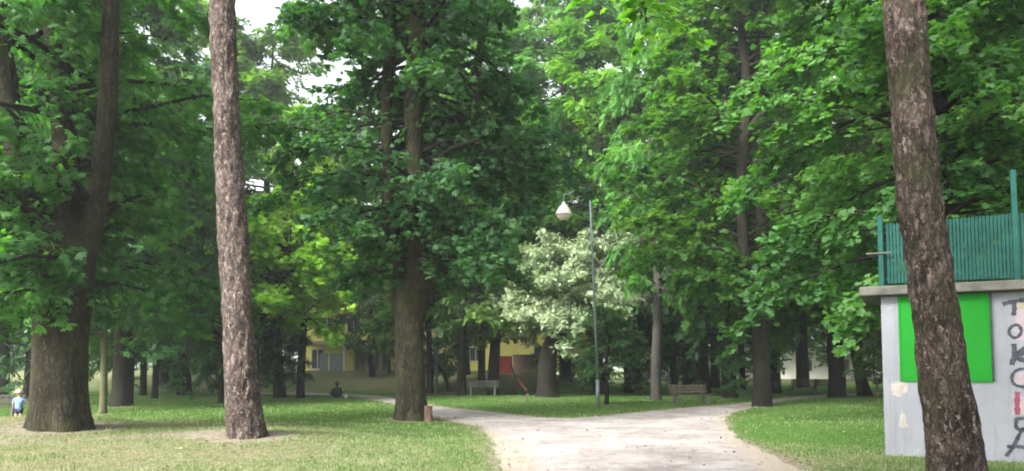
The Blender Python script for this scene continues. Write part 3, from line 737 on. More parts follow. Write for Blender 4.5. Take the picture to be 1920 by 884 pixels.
def grass(name, label, n, ylo, yhi, hgt, wid, seed, xr=.75):
    rs = np.random.RandomState(seed)
    Y = np.sqrt(rs.uniform(ylo ** 2, yhi ** 2, n)); X = rs.uniform(-xr, xr, n) * Y
    sd = path_sd(X, Y, PATHR)
    patch = np.exp(-((X - .55) / .9) ** 2 - ((Y - 14.0) / 1.8) ** 2) * .5
    kp = (sd > -.05) | (rs.uniform(0, 1, n) < patch * (wav(X, Y, 3, 2) > .1)) | (rs.uniform(0, 1, n) < .35 * np.exp(-np.abs(sd) / .12))
    kp &= rs.uniform(0, 1, n) > np.clip(soilf(X, Y, sd) + .25 * wav(X, Y, 4.7, 3), 0, .93)
    X, Y, sd = X[kp], Y[kp], sd[kp]; n = len(X)
    Z = height(X, Y); Z = np.where(sd < 0, Z + .012, Z)
    dry = dryness(X, Y, sd); cl = wav(X, Y, 1.9, 1) * .6 + wav(X, Y, 5.3, 4) * .7; dry = dry + .28 * wav(X, Y, .8, 9) * sst(24, 17, Y) + .2 * wav(X, Y, 3.1, 6)
    a = rs.uniform(0, 6.28, n); lean = rs.uniform(0, .9, n); la = rs.uniform(0, 6.28, n)
    h = hgt * rs.uniform(.5, 1.4, n) * (1 + .35 * cl) * np.where(dry > .6, .75, 1); wd = wid * rs.uniform(.6, 1.3, n)
    b = np.stack([X, Y, Z - .01], -1); s = np.stack([np.cos(a) * wd, np.sin(a) * wd, np.zeros(n)], -1)
    tip = b + np.stack([np.cos(la) * lean * h, np.sin(la) * lean * h, h + .01], -1)
    V = np.stack([b - s, b + s, tip], 1).reshape(-1, 3); T = np.arange(n * 3).reshape(-1, 3)
    tone = np.clip(np.where(rs.uniform(0, 1, n) < np.clip(dry, .06, .9) * 1.0, rs.uniform(.6, 1, n), rs.uniform(.08, .55, n)), 0, 1)
    tag(link(name, mesh_np(name, V, None, T, np.repeat(tone, 3)), M['blade']), label, 'grass', kind='stuff')
grass('grass', 'short mown grass with dry straw patches on both sides of the path', 190000, 8.5, 20, .045, .007, 1)
grass('grass', 'green lawn grass further back around the path and tree feet', 210000, 19, 42, .06, .014, 2)

def litter():
    rs = np.random.RandomState(8); n = 9000; Y = np.sqrt(rs.uniform(9 ** 2, 34 ** 2, n)); X = rs.uniform(-.72, .72, n) * Y; sd = path_sd(X, Y, PATHR)
    nb = np.zeros(n)
    for bx, by, br in BARE: nb = nb + np.exp(-((X - bx) ** 2 + (Y - by) ** 2) / 4)
    kp = rs.uniform(0, 1, n) < .22 + .8 * nb + .5 * np.exp(-np.abs(sd) / .4); X, Y, sd = X[kp], Y[kp], sd[kp]; n = len(X)
    Z = height(X, Y) + np.where(sd < 0, .035, .02 + rs.uniform(0, .02, n)); a = rs.uniform(0, 6.28, n)
    V, Q, T = place_leaves(np.stack([X, Y, Z], -1), np.stack([np.cos(a), np.sin(a), rs.uniform(-.1, .3, n)], -1), np.array([0, 0, 1.]) + rs.normal(0, .35, (n, 3)), rs.uniform(.04, .10, n), T_OVAL, rs.uniform(0, 1, n))
    m = leaf_mat('fallen_leaf', (.07, .04, .02), (.17, .11, .05), (.32, .25, .13), (1, .9, .6), .1, .7, .2)
    tag(link('leaf_litter', mesh_np('leaf_litter', V, Q, None, T), m), 'scattered dry brown leaves on the grass and path', 'leaves', kind='stuff')
    n = 5000; Y = np.sqrt(rs.uniform(8.5 ** 2, 22 ** 2, n)); X = rs.uniform(-.2, .5, n) * Y; sd = path_sd(X, Y, PATHR); kp = (sd < .05) & (rs.uniform(0, 1, n) < .25 + .75 * np.exp(sd / .8)); X, Y, sd = X[kp], Y[kp], sd[kp]; n = len(X)
    base = np.array([(1, 0, 0), (0, 1, 0), (-1, 0, 0), (0, -1, 0), (0, 0, .8), (0, 0, -.5)]); F8 = np.array([(0, 1, 4), (1, 2, 4), (2, 3, 4), (3, 0, 4), (1, 0, 5), (2, 1, 5), (3, 2, 5), (0, 3, 5)])
    V = base[None] * rs.uniform(.006, .02, (n, 1, 1)) * rs.uniform(.6, 1.3, (n, 6, 1)) + np.stack([X, Y, height(X, Y) + .03], -1)[:, None]
    T = (np.arange(n) * 6)[:, None, None] + F8[None]
    tag(link('pebbles', mesh_np('pebbles', V.reshape(-1, 3), None, T.reshape(-1, 3)), simple('pebble_stone', (.30, .275, .25), .9, .5, 3)), 'small loose stones on the pale path', 'stones', kind='stuff')
litter()

# ------------------------------------------------------------------ grey wall, slab, panel, graffiti, fence
def plaster():
    m, t, o = new_mat('pale_grey_plaster'); N = NT(t); tc = N.n('TexCoord').outputs['Object']
    a = N.noise(tc, .9, 5, .6); d = N.noise(N.mapping(tc, (9, 9, .7)), 1.0, 5, .7); f = N.noise(tc, 30, 4, .7)
    c = N.ramp(a, [(.3, (.165, .176, .195)), (.7, (.215, .228, .25))])
    c = N.mix(N.ramp(d, [(.52, 0.0), (.75, .55)]), c, (.12, .12, .115))
    c = N.mix(N.ramp(N.noise(tc, 3.2, 7, .75), [(.60, 0.0), (.66, .5)]), c, (.26, .265, .27))
    N.bsdf(o, c, .9, N.math('ADD', f, a), .4, .01, .2); return m
M['plaster'] = plaster()
M['concrete'] = simple('old_concrete', (.10, .098, .085), .95, .35, 5, .2, 0, .5)
def panelmat():
    m, t, o = new_mat('green_paint'); N = NT(t); tc = N.n('TexCoord').outputs['Object']
    c = N.ramp(N.noise(tc, 1.1, 5, .6), [(.3, (.006, .145, .010)), (.7, (.010, .18, .015))])
    c = N.mix(N.ramp(N.noise(N.mapping(tc, (6, 6, 1)), 1.5, 6, .75), [(.55, 0.0), (.8, .5)]), c, (.015, .11, .02))
    N.bsdf(o, c, .75, N.noise(tc, 2.5, 3), .25, .02, .15); return m
M['green'] = panelmat()
M['teal'] = simple('teal_paint', (.006, .056, .046), .7, .25, 4, .2)
M['spray'] = simple('dark_spray_paint', (.035, .04, .05), .8, .6, 14)
M['spray_pink'] = simple('dark_pink_spray', (.17, .04, .07), .7, .3, 20)
M['pinkfill'] = simple('faint_pink_paint', (.27, .225, .245), .8, .1, 10)
M['ochre'] = simple('faint_ochre_paint', (.24, .21, .14), .8, .1, 10)
M['peeled'] = simple('bare_cream_plaster', (.27, .255, .235), .9, .2, 9)
L0 = np.array([*flat_ground(1660, 856), 0.]); x1, y1 = flat_ground(1920, 869)
wu = np.array([x1 - L0[0], y1 - L0[1], 0]); wl = np.linalg.norm(wu); wu /= wl
wn = np.array([-wu[1], wu[0], 0]) * -1
if wn[1] > 0: wn = -wn                                     # towards the camera
WL = 7.5; WD = 5.0; WH = at(1655, 556, L0[1])[2]
wall = tag(empty('concrete_wall', L0), 'pale grey wall block with bright green panel and graffiti, right edge', 'wall')
def W(p):  # wall local (u along, v away from camera, z) -> relative to L0
    return tuple(wu * p[0] - wn * p[1] + np.array([0, 0, p[2]]))
def wp(px, py):
    d = ray(px, py); o = np.array([0, 0, 1.6]); t = ((L0 - o) @ wn) / (d @ wn); p = o + d * t - L0
    return (p @ wu, p[2])
b = MB(); b.box(0, WL, 0, WD, -.3, WH, W); b.build('wall_face', M['plaster'], wall, bevel=.02)
b = MB(); b.box(-.34, WL + .3, -.22, WD + .3, WH + .002, WH + .17, W); b.build('cap_slab', M['concrete'], wall, bevel=.025)
u0, v1 = wp(1687, 556); u1, v0 = wp(1861, 713)
b = MB(); b.box(u0, u1, -.022, -.002, v0, WH - .02, W); gp = b.build('panel', M['green'], wall, bevel=.004); tag(gp, 'bright green painted panel')
b = MB(); b.box(u1 + .003, u1 + .03, -.05, -.002, v0 - .02, WH - .02, W); b.build('panel_frame', M['spray'], wall)
def ribbon(mb, pts, wd, off=-.006):
    P = [np.array(wp(*p)) for p in pts]; P = spline([(p[0], p[1], 0) for p in P], max(6, 5 * len(P)))[:, :2]
    k = wd / 2 / F * L0[1]; T = np.gradient(P, axis=0); T /= np.linalg.norm(T, axis=1)[:, None]; n = np.stack([-T[:, 1], T[:, 0]], -1)
    jit = np.array([1 + .28 * math.sin(i * 1.7 + wd) * math.cos(i * .6) for i in range(len(P))])[:, None]
    A_, B_ = P + n * k * jit, P - n * k * jit; V = [W((a[0], off, a[1])) for a in A_] + [W((a[0], off, a[1])) for a in B_]
    m = len(P); mb.add(V, [(i, i + 1, m + i + 1, m + i) for i in range(m - 1)])
def blob(mb, pts, off=-.003):
    P = [wp(*p) for p in pts]; mb.add([W((p[0], off, p[1])) for p in P], [tuple(range(len(P)))])
mb = MB()
for (ua, ub, za, zc) in ((u0 - .035, u0 - .003, v0 - .035, WH - .02), (u0 - .003, u1, v0 - .035, v0 - .003)): mb.box(ua, ub, -.03, -.001, za, zc, W)
mb.build('panel_frame', M['green'], wall)
rq = random.Random(4)
def rag(pts, amp=2.0, sub=5):
    out = []
    for i in range(len(pts)):
        a, c = pts[i], pts[(i + 1) % len(pts)]
        for k in range(sub): t = k / sub; out.append((a[0] + (c[0] - a[0]) * t + rq.uniform(-amp, amp), a[1] + (c[1] - a[1]) * t + rq.uniform(-amp, amp)))
    return out
for nm, pts, th, mt in (('letter', [[(1880, 571), (1895, 567), (1920, 563), (1940, 562)], [(1901, 568), (1902, 580), (1900, 592)]], 7, 'spray'),
                    ('letter', [[(1900, 610), (1892, 620), (1896, 631), (1907, 633), (1915, 622), (1910, 611), (1900, 610)]], 5, 'spray'),
                    ('letter', [[(1901, 645), (1902, 665), (1897, 685)], [(1926, 650), (1904, 668), (1925, 678)], [(1904, 668), (1920, 661)]], 8, 'spray'),
                    ('letter', [[(1935, 695), (1915, 692), (1900, 700), (1898, 715), (1908, 724), (1935, 727)]], 5, 'spray'),
                    ('letter', [[(1908, 735), (1907, 755), (1908, 778)]], 8, 'spray_pink'),
                    ('letter', [[(1906, 785), (1905, 800), (1912, 806), (1925, 803)], [(1904, 786), (1930, 784)]], 6, 'spray'),
                    ('letter', [[(1886, 856), (1900, 838), (1920, 805), (1935, 850)], [(1888, 838), (1912, 838), (1935, 842)]], 6, 'spray')):
    mb = MB()
    for q, p in enumerate(pts): ribbon(mb, p, th, -.006 - .001 * q)
    mb.build(nm, M[mt], wall)
mb = MB(); blob(mb, rag([(1899, 572), (1940, 572), (1940, 640), (1905, 640)], 3)); blob(mb, rag([(1903, 698), (1940, 698), (1940, 724), (1904, 722)], 2)); blob(mb, rag([(1898, 742), (1940, 742), (1940, 782), (1899, 780)], 3)); mb.build('paint_patch', M['pinkfill'], wall)
mb = MB(); blob(mb, rag([(1908, 568), (1945, 568), (1945, 580), (1910, 580)], 1), -.0045); mb.build('paint_patch', M['ochre'], wall)
mb = MB(); blob(mb, rag([(1671, 718), (1690, 715), (1702, 722), (1700, 736), (1688, 744), (1673, 742), (1669, 730)], 1.6)); blob(mb, rag([(1690, 768), (1698, 778), (1702, 800), (1692, 803), (1684, 801), (1688, 785)], 1.6)); mb.build('bare_patch', M['peeled'], wall)
# railing on top
fence = tag(empty('teal_railing', L0 + np.array([0, 0, WH + .17])), 'teal metal railing of close upright bars on top of the grey wall', 'fence')
fh = 1.18
mb = MB(); x = .12
rr_ = random.Random(2)
while x < WL:
    mb.box(x, x + .042, .14, .165, .07, fh + rr_.uniform(-.006, .006), W); x += .056
y = .25
while y < WD:
    mb.box(.02, .045, y, y + .045, .07, fh, W); y += .072
mb.build('bar_panel', M['teal'], fence)
mb = MB()
for z in (.12, .62, fh - .08): mb.box(.05, WL, .168, .20, z, z + .04, W)
for z in (.12, .62, fh - .08): mb.box(-.012, .018, .25, WD, z, z + .04, W)
mb.build('rail', M['teal'], fence)
up_ = wp(1902, 500)[0]
for u, h_ in ((-.02, fh + .15), (up_, fh + .75), (up_ + 2.6, fh + .75)):
    mb = MB(); mb.box(u, u + .085, .05, .13, 0, h_, W); mb.build('post', M['teal'], fence, bevel=.006)
mb = MB(); mb.box(-.22, .2, .02, .045, .62, .645, W); mb.build('bracket', M['concrete'], fence)

# ------------------------------------------------------------------ lamp posts
M['lampgrey'] = simple('grey_green_metal', (.13, .17, .17), .5, .1, 8, .5, .3)
M['globe'] = simple('opal_globe', (.78, .68, .55), .35, .05, 3, .5)
M['capwhite'] = simple('white_lamp_cap', (.75, .75, .75), .5, .05)
M['darkmetal'] = simple('dark_metal', (.03, .03, .03), .5)
g = ground(1121, 764)
lamp = tag(empty('street_lamp', g), 'tall slim grey lamp post with hanging cream globe beside the path fork', 'street lamp')
Y = g[1]; top = at(1106, 362, Y) - g; gl = at(1057, 402, Y) - g
mb = MB(); mb.tube([(0, 0, -.1), (0, 0, 1.1)], [.085, .08], 14); mb.build('base', M['lampgrey'], lamp, True)
mb = MB(); pl = [np.array((0, 0, 1.05)), np.array((0, 0, 1.1)) + .3 * (top - [0, 0, 1.1]), np.array((0, 0, 1.1)) + .7 * (top - [0, 0, 1.1]), top]
mb.tube(pl, [.06, .055, .045, .04], 12); mb.build('pole', M['lampgrey'], lamp, True)
arm = spline([top, top + [-.06, 0, .15], (top + gl) / 2 + [.1, 0, .62], gl + [.2, 0, .84], gl + [0.02, 0, .78], gl + [0, 0, .45]], 22)
mb = MB(); mb.tube(arm, .024, 8); mb.build('arm', M['lampgrey'], lamp, True)
mb = MB(); mb.lathe(gl, [(0.0, -.26), (.15, -.23), (.26, -.13), (.31, 0), (.29, .13), (.2, .27), (.12, .34)], 24); mb.build('lamp_globe', M['globe'], lamp, True)
mb = MB(); mb.lathe(gl, [(.21, .27), (.08, .40), (.04, .5), (0, .51)] , 20); mb.lathe(gl, [(.315, .005), (.36, -.02), (.36, .0), (.315, .03)], 24); mb.build('lamp_cap', M['capwhite'], lamp, True)
mb = MB(); mb.lathe(gl, [(.05, -.25), (.10, -.28), (.09, -.34), (0, -.36)], 16); mb.build('lamp_finial', M['darkmetal'], lamp, True)
g = ground(819, 738)
l2 = tag(empty('street_lamp', g), 'thin distant grey lamp post right of the centre tree', 'street lamp')
mb = MB(); mb.tube([(0, 0, -.1), (0, 0, 3.0), (-.02, 0, 6.2)], [.075, .055, .04], 10); mb.build('pole', M['lampgrey'], l2, True)
mb = MB(); mb.lathe((0, 0, 6.4), [(.04, -.25), (.15, -.2), (.24, -.05), (.22, .12), (.1, .24), (0, .27)], 18); mb.build('lamp_globe', M['globe'], l2, True)

# ------------------------------------------------------------------ benches
M['wood'] = simple('weathered_bench_wood', (.10, .085, .065), .85, .25, 9, .2, 0, .3)
M['greywood'] = simple('grey_bench_wood', (.04, .042, .036), .85, .25, 9)
M['wooddark'] = simple('dark_bench_wood', (.045, .04, .035), .85, .25, 9)
M['benchconc'] = simple('bench_concrete', (.10, .10, .093), .9, .15, 9)
def make_bench(label, px, py, wpx, rz, wood, g=None):
    if g is None: g = ground(px, py)
    Lb = 1.75
    root = tag(empty('park_bench', g, rz), label, 'bench', 'park benches')
    mb = MB()
    for i in range(4): mb.box(-Lb / 2, Lb / 2, -.22 + i * .115, -.13 + i * .115, .42, .455)
    mb.build('seat', wood, root, bevel=.006)
    mb = MB()
    for i in range(3):
        z = .56 + i * .125; yy = .27 + i * .035; mb.bar((-Lb / 2, yy, z), (Lb / 2, yy, z), .03, .095)
    mb.build('backrest', wood, root, bevel=.006)
    for sx in (-1, 1):
        x = sx * Lb * .38; mb = MB(); mb.box(x - .04, x + .04, -.2, .24, .36, .415); mb.box(x - .04, x + .04, -.18, -.08, -.05, .357); mb.box(x - .04, x + .04, .13, .24, -.05, .357)
        mb.bar((x, .24, .40), (x, .33, .88), .06, .04); mb.build('leg', M['benchconc'], root)
    return root
gb = np.array([(-5 - 960) / F * 27, 27, hz((-5 - 960) / F * 27, 27)])
make_bench('long dark bench at the left edge behind the child', 0, 0, 100, .1, M['wooddark'], gb)
make_bench('grey bench between two trunks beyond the left branch of the path', 905, 743, 50, math.pi + .1, M['greywood'])
make_bench('brown bench under the thick black trunk on the middle lawn', 1296, 760, 57, .25, M['wood'])
make_bench('far brown bench on the sunny lawn right of the twin-stemmed tree', 1508, 736, 45, math.pi - .1, M['wood'])
make_bench('far dark bench partly behind the thick straight trunk', 1546, 738, 45, math.pi + .15, M['wooddark'])

# ------------------------------------------------------------------ stump, post
M['stump'] = bark_mat('stump_wood', (.07, .045, .035), (.15, .095, .07), (.24, .16, .12), None, (12, 12, 3), .8)
M['cutwood'] = simple('cut_wood', (.22, .15, .10), .9, .3, 14)
g = ground(803, 791)
st = tag(empty('tree_stump', g), 'short reddish cut stump against the foot of the centre tree', 'stump')
V, Q = tube([(0, 0, -.1), (0, 0, .1), (.005, 0, .3), (.0, 0, .46)], [.15, .125, .115, .115], 18)
me = mesh_np('bark', V * np.array([1, 1, 1]) + np.random.RandomState(3).normal(0, .005, V.shape), Q, None, None, True); link('bark', me, M['stump'], st)
mb = MB(); mb.lathe((0, 0, .44), [(.112, 0), (.108, .015), (.0, .02)], 18); mb.build('cut_face', M['cutwood'], st)
g = ground(989, 756)
ps = tag(empty('marker_post', g), 'short brown wooden marker post on the island lawn', 'post')
mb = MB(); mb.box(-.05, .05, -.05, .05, -.1, .42); mb.build('post_body', M['wood'], ps, bevel=.01)
mb = MB(); mb.box(-.056, .056, -.056, .056, .42, .45); mb.build('post_cap', M['wooddark'], ps, bevel=.01)

# ------------------------------------------------------------------ play frame
M['red'] = simple('red_paint', (.40, .025, .02), .5, .1, 6, .4)
M['orange'] = simple('orange_wood', (.26, .11, .06), .6, .15, 6)
Y = ground(965, 740)[1]; o0 = np.array([at(945, 700, Y)[0], Y, hz(at(945, 700, Y)[0], Y)])
pf = tag(empty('play_slide', o0), 'playground slide tower with a red side panel between the trunks', 'play equipment')
q = lambda px, py, dy=0: tuple(at(px, py, Y + dy) - o0)
for ya in (-.05, 1.0): mb = MB(); mb.box(-.55, .5, ya, ya + .05, 1.25, 2.3); mb.build('side_panel', M['red'], pf, bevel=.02)
mb = MB(); mb.box(-.55, .5, 0.003, .997, 1.0, 1.08); mb.build('deck', M['wood'], pf)
for xx, yy in ((-.5, -.1), (-.5, 1.1)):
    mb = MB(); mb.bar((xx, yy, -.1), (xx, yy, 2.4), .09, .09); mb.build('leg', M['wooddark'], pf)
for yy in (-.12, 1.12):
    mb = MB(); mb.bar((.95, yy, -.1), (.4, yy, 1.9), .10, .12); mb.build('leg', M['wooddark'], pf)
mb = MB(); V = []
for yy in (.1, .9): mb.bar((.52, yy, 1.3), (1.35, yy, .25), .05, .16)
mb.bar((.52, .5, 1.22), (1.35, .5, .18), .75, .03); mb.build('chute', M['orange'], pf)

# ------------------------------------------------------------------ buildings
M['yellow'] = simple('yellow_render', (.66, .62, .20), .9, .06, 1.5)
M['beige'] = simple('beige_render', (.42, .38, .28), .9, .08, 3)
M['greypanel'] = simple('blue_grey_panel', (.16, .2, .21), .6, .12, 3)
M['winwhite'] = simple('pale_window_frame', (.5, .5, .48), .6, .05)
def glass():
    m, t, o = new_mat('dark_window_glass'); N = NT(t); tc = N.n('TexCoord').outputs['Object']
    c = N.ramp(N.noise(tc, .9, 3), [(.35, (.02, .025, .03)), (.7, (.07, .085, .09))]); N.bsdf(o, c, .08, None, spec=.6); return m
M['glass'] = glass()
M['paleren'] = simple('pale_render', (.70, .68, .62), .9, .08, .6)
M['brick'] = None
def brick():
    m, t, o = new_mat('red_brick'); N = NT(t); tc = N.n('TexCoord').outputs['Object']
    cmb = N.n('SeparateXYZ'); N.l(tc, cmb.inputs[0]); cb = N.n('CombineXYZ'); N.l(cmb.outputs[0], cb.inputs[0]); N.l(cmb.outputs[2], cb.inputs[1])
    b_ = N.n('TexBrick'); b_.inputs['Color1'].default_value = (.20, .10, .08, 1); b_.inputs['Color2'].default_value = (.24, .14, .11, 1); b_.inputs['Mortar'].default_value = (.3, .26, .22, 1)
    b_.inputs['Scale'].default_value = 4; N.l(cb.outputs[0], b_.inputs['Vector']); N.bsdf(o, b_.outputs[0], .9); return m
M['brick'] = brick()
BY = 62.0
X = lambda px: (px - 960) / F * BY
Zp = lambda py: at(960, py, BY)[2]
xa, xb, zb = X(572), X(1112), 1.2
o0 = np.array([(xa + xb) / 2, BY, zb]); bld = tag(empty('yellow_building', o0), 'yellow building with glazed grey entrance behind the centre tree', 'building')
ox = o0[0]
mb = MB(); mb.box(xa - ox, xb - ox, .0, 12, 0, 5.6); mb.build('wall', M['yellow'], bld)
mb = MB(); mb.box(xa - ox - .25, xb - ox + .25, -.3, 12.3, 5.603, 5.85); mb.build('roof', M['beige'], bld)
cz = Zp(648) - zb
mb = MB(); mb.box(X(576) - ox, X(738) - ox, -2.2, -.003, cz, cz + .28); mb.build('canopy', M['beige'], bld)
for a in (578, 656, 736):
    mb = MB(); mb.box(X(a) - ox - .09, X(a) - ox + .09, -2.1, -1.92, 0, cz - .003); mb.build('column', M['winwhite'], bld)
def window(a, b_, za, zt, parent, yo=-.05, mull=1, trans=0, mat='winwhite', oo=None):
    oo = ox if oo is None else oo
    f = MB(); t_ = .07; f.box(a, b_, yo, -.004, za, za + t_); f.box(a, b_, yo, -.004, zt - t_, zt); f.box(a, a + t_, yo, -.004, za + t_, zt - t_); f.box(b_ - t_, b_, yo, -.004, za + t_, zt - t_)
    for k in range(mull):
        xm = a + (b_ - a) * (k + 1) / (mull + 1); f.box(xm - .035, xm + .035, yo + .004, -.006, za + t_, zt - t_)
    o = f.build('window', M[mat], parent); p = MB(); p.box(a + .02, b_ - .02, -.022, -.008, za + .02, zt - .02); p.build('pane', M['glass'], o)
window(X(584) - ox, X(608) - ox, .25, 1.95, bld, mull=1)
for a, c in ((609, 624), (627, 652)):
    mb = MB(); mb.box(X(a) - ox, X(c) - ox, -1.6, -1.52, 0, 1.55); mb.build('screen_panel', M['greypanel'], bld)
window(X(664) - ox, X(688) - ox, .05, 2.0, bld, mull=1); window(X(691) - ox, X(712) - ox, .05, 2.0, bld, mull=1); window(X(715) - ox, X(732) - ox, .05, 2.0, bld, mull=0)
for a in (600, 650, 700, 790, 850, 910, 1000, 1060): window(X(a) - ox, X(a + 26) - ox, 3.3, 4.6, bld, mull=1)
for a in (800, 880, 1000, 1050): window(X(a) - ox, X(a + 24) - ox, .9, 2.1, bld, mull=1)
for lab, a, c in (('low red brick wall in front of the yellow facade right of the porch', 740, 840), ('low red brick wall beyond the play slide', 962, 1016)):
    Yw = 58.5; xA, xB = (a - 960) / F * Yw, (c - 960) / F * Yw; gg = np.array([(xA + xB) / 2, Yw, 0]); gg[2] = hz(gg[0], Yw)
    bw = tag(empty('brick_wall', gg), lab, 'wall'); hh = (xB - xA) / 2; H_ = .55 if a < 900 else 1.2
    mb = MB(); mb.box(-hh, hh, -.15, .15, -.5, H_); mb.build('brickwork', M['brick'], bw); mb = MB(); mb.box(-hh - .04, hh + .04, -.19, .19, H_ + .003, H_ + .07); mb.build('coping', M['concrete'], bw)
# pale long building on the right
BY2 = 104.0; xa, xb = (1190 - 960) / F * BY2, (1790 - 960) / F * BY2; o0 = np.array([(xa + xb) / 2, BY2, 0]); hl = (xb - xa) / 2
b2 = tag(empty('pale_building', o0), 'long pale low building glimpsed through the trunks on the right', 'building')
mb = MB(); mb.box(-hl, hl, 0, 10, -.3, 4.3); mb.build('wall', M['paleren'], b2)
mb = MB(); mb.box(-hl - .4, hl + .4, -.5, 10.5, 4.303, 4.6); mb.build('roof', M['concrete'], b2)
k = -hl + 2.5
while k < hl - 2: window(k, k + 1.3, 1.1, 2.7, b2, oo=0, mat='greypanel'); k += 5.2
# small pale hut on the left distance
# ------------------------------------------------------------------ people
M['skin'] = simple('skin', (.45, .28, .2), .6, .05)
M['bluecloth'] = simple('light_blue_cotton', (.15, .25, .47), .9, .08, 20)
M['darkcloth'] = simple('black_cloth', (.018, .018, .022), .9, .2, 20)
M['navycloth'] = simple('navy_cloth', (.03, .04, .07), .9, .2, 20)
M['straw'] = simple('beige_hat_cloth', (.42, .36, .27), .9, .1, 20)
M['hair'] = simple('dark_hair', (.02, .015, .012), .6, .2, 30)
M['bag'] = simple('grey_canvas', (.30, .29, .26), .9, .2, 10)
def skin(name, J, E, mat, parent, sub=2):
    keys = list(J); me = bpy.data.meshes.new(name); me.from_pydata([J[k][:3] for k in keys], [(keys.index(a), keys.index(b)) for a, b in E], [])
    o = bpy.data.objects.new(name, me); C.objects.link(o); sk = o.modifiers.new('skin', 'SKIN')
    for i, k in enumerate(keys):
        r = J[k][3]; r2 = J[k][4] if len(J[k]) > 4 else r; me.skin_vertices[0].data[i].radius = (r, r2); me.skin_vertices[0].data[i].use_root = (i == 0)
    ss = o.modifiers.new('sub', 'SUBSURF'); ss.levels = sub; ss.render_levels = sub
    dg = bpy.context.evaluated_depsgraph_get(); m2 = bpy.data.meshes.new_from_object(o.evaluated_get(dg)); bpy.data.objects.remove(o)
    m2.polygons.foreach_set('use_smooth', np.ones(len(m2.polygons), bool)); return link(name, m2, mat, parent)
def head(mb, c, r):
    V = []; n, m = 14, 12
    for i in range(m + 1):
        th = math.pi * i / m
        for j in range(n):
            a = 2 * math.pi * j / n; x, y, z = math.sin(th) * math.cos(a), math.sin(th) * math.sin(a), math.cos(th)
            ch = 1 - .22 * max(0, -z); V.append((c[0] + r * .82 * x * ch, c[1] + r * .95 * y * ch, c[2] + r * 1.18 * z))
    mb.add(V, [(i * n + j, i * n + (j + 1) % n, (i + 1) * n + (j + 1) % n, (i + 1) * n + j) for i in range(m) for j in range(n)])
def fingers(J, E, wrist, d, side, s):
    w_ = Vector(wrist); d = Vector(d).normalized(); u = Vector((0, 1, 0)) if abs(d.y) < .8 else Vector((1, 0, 0))
    pm = w_ + d * .045 * s; J[side + 'palm'] = (*pm, .026 * s, .014 * s); E.append((side + 'wr', side + 'palm'))
    for i, (off, L) in enumerate(((-.024, .045), (-.008, .055), (.008, .052), (.022, .04))):
        p = pm + d * .028 * s + u * off * s; q_ = p + d * L * .5 * s; r_ = q_ + (d + Vector((0, 0, -.3))).normalized() * L * .5 * s
        for nme, pt in (('a', p), ('b', q_), ('c', r_)): J[side + f'f{i}{nme}'] = (*pt, .0065 * s)
        E += [(side + 'palm', side + f'f{i}a'), (side + f'f{i}a', side + f'f{i}b'), (side + f'f{i}b', side + f'f{i}c')]
    t = pm - u * .03 * s + d * .005 * s; t2 = t - u * .015 * s + d * .025 * s; J[side + 'ta'] = (*t, .009 * s); J[side + 'tb'] = (*t2, .007 * s); E += [(side + 'palm', side + 'ta'), (side + 'ta', side + 'tb')]
# standing toddler, back to the camera, one arm reaching towards the tree
xg = ground(42, 815); Yc = 22.3; xc = (40 - 960) / F * Yc
gc = np.array([xc, Yc, hz(xc, Yc)])
ch = tag(empty('person', gc, .2), 'small child in a beige hat and light blue shirt beside the massive trunk', 'person')
H = .98; s = H
J = {'pelvis': (0, 0, .46, .085, .07), 'belly': (0, 0, .56, .085, .07), 'chest': (0, 0, .68, .088, .068), 'neck': (0, 0, .775, .035), 'skull': (0, .0, .83, .04)}
E = [('pelvis', 'belly'), ('belly', 'chest'), ('chest', 'neck'), ('neck', 'skull')]
for sd_, x in (('l', -1), ('r', 1)):
    J[sd_ + 'hip'] = (.05 * x, 0, .43, .06); J[sd_ + 'kn'] = (.06 * x, -.005, .25, .042); J[sd_ + 'an'] = (.065 * x, .01, .06, .028); J[sd_ + 'ft'] = (.07 * x, .09, .025, .025, .022)
    E += [('pelvis', sd_ + 'hip'), (sd_ + 'hip', sd_ + 'kn'), (sd_ + 'kn', sd_ + 'an'), (sd_ + 'an', sd_ + 'ft')]
    J[sd_ + 'sh'] = (.10 * x, 0, .72, .036)
    el = (.16 * x, .0, .59) if x < 0 else (.20, .03, .62); wr = (.17 * x, .05, .47) if x < 0 else (.30, .08, .56)
    J[sd_ + 'el'] = (*el, .027); J[sd_ + 'wr'] = (*wr, .019); E += [('chest', sd_ + 'sh'), (sd_ + 'sh', sd_ + 'el'), (sd_ + 'el', sd_ + 'wr')]
    fingers(J, E, wr, Vector(wr) - Vector(el), sd_, .65)
body = skin('body', J, E, M['skin'], ch)
mb = MB(); head(mb, (0, 0, .90), .088); mb.lathe((.082, 0, .89), [(0, -.02), (.012, -.01), (.012, .01), (0, .02)], 8); mb.lathe((-.082, 0, .89), [(0, -.02), (.012, -.01), (.012, .01), (0, .02)], 8)
mb.add([(-.012, .078, .875), (.012, .078, .875), (0, .1, .872), (0, .08, .9)], [(0, 1, 2), (1, 3, 2), (3, 0, 2)])
hd = mb.build('head', M['skin'], ch, True)
JS = {'hem': (0, 0, .40, .108, .095), 'pelvis': (0, 0, .47, .106, .09), 'belly': (0, 0, .56, .104, .085), 'chest': (0, 0, .68, .102, .08), 'ntop': (0, 0, .755, .05)}
ES = [('hem', 'pelvis'), ('pelvis', 'belly'), ('belly', 'chest'), ('chest', 'ntop')]
for sd_, x in (('l', -1), ('r', 1)):
    el = (.155 * x, 0, .60) if x < 0 else (.19, .03, .63); JS[sd_ + 'sh'] = (.105 * x, 0, .715, .05); JS[sd_ + 'el'] = (*el, .048); ES += [('chest', sd_ + 'sh'), (sd_ + 'sh', sd_ + 'el')]
skin('shirt', JS, ES, M['bluecloth'], ch)
JP = {'pelvis': (0, 0, .45, .098, .082)}; EP = []
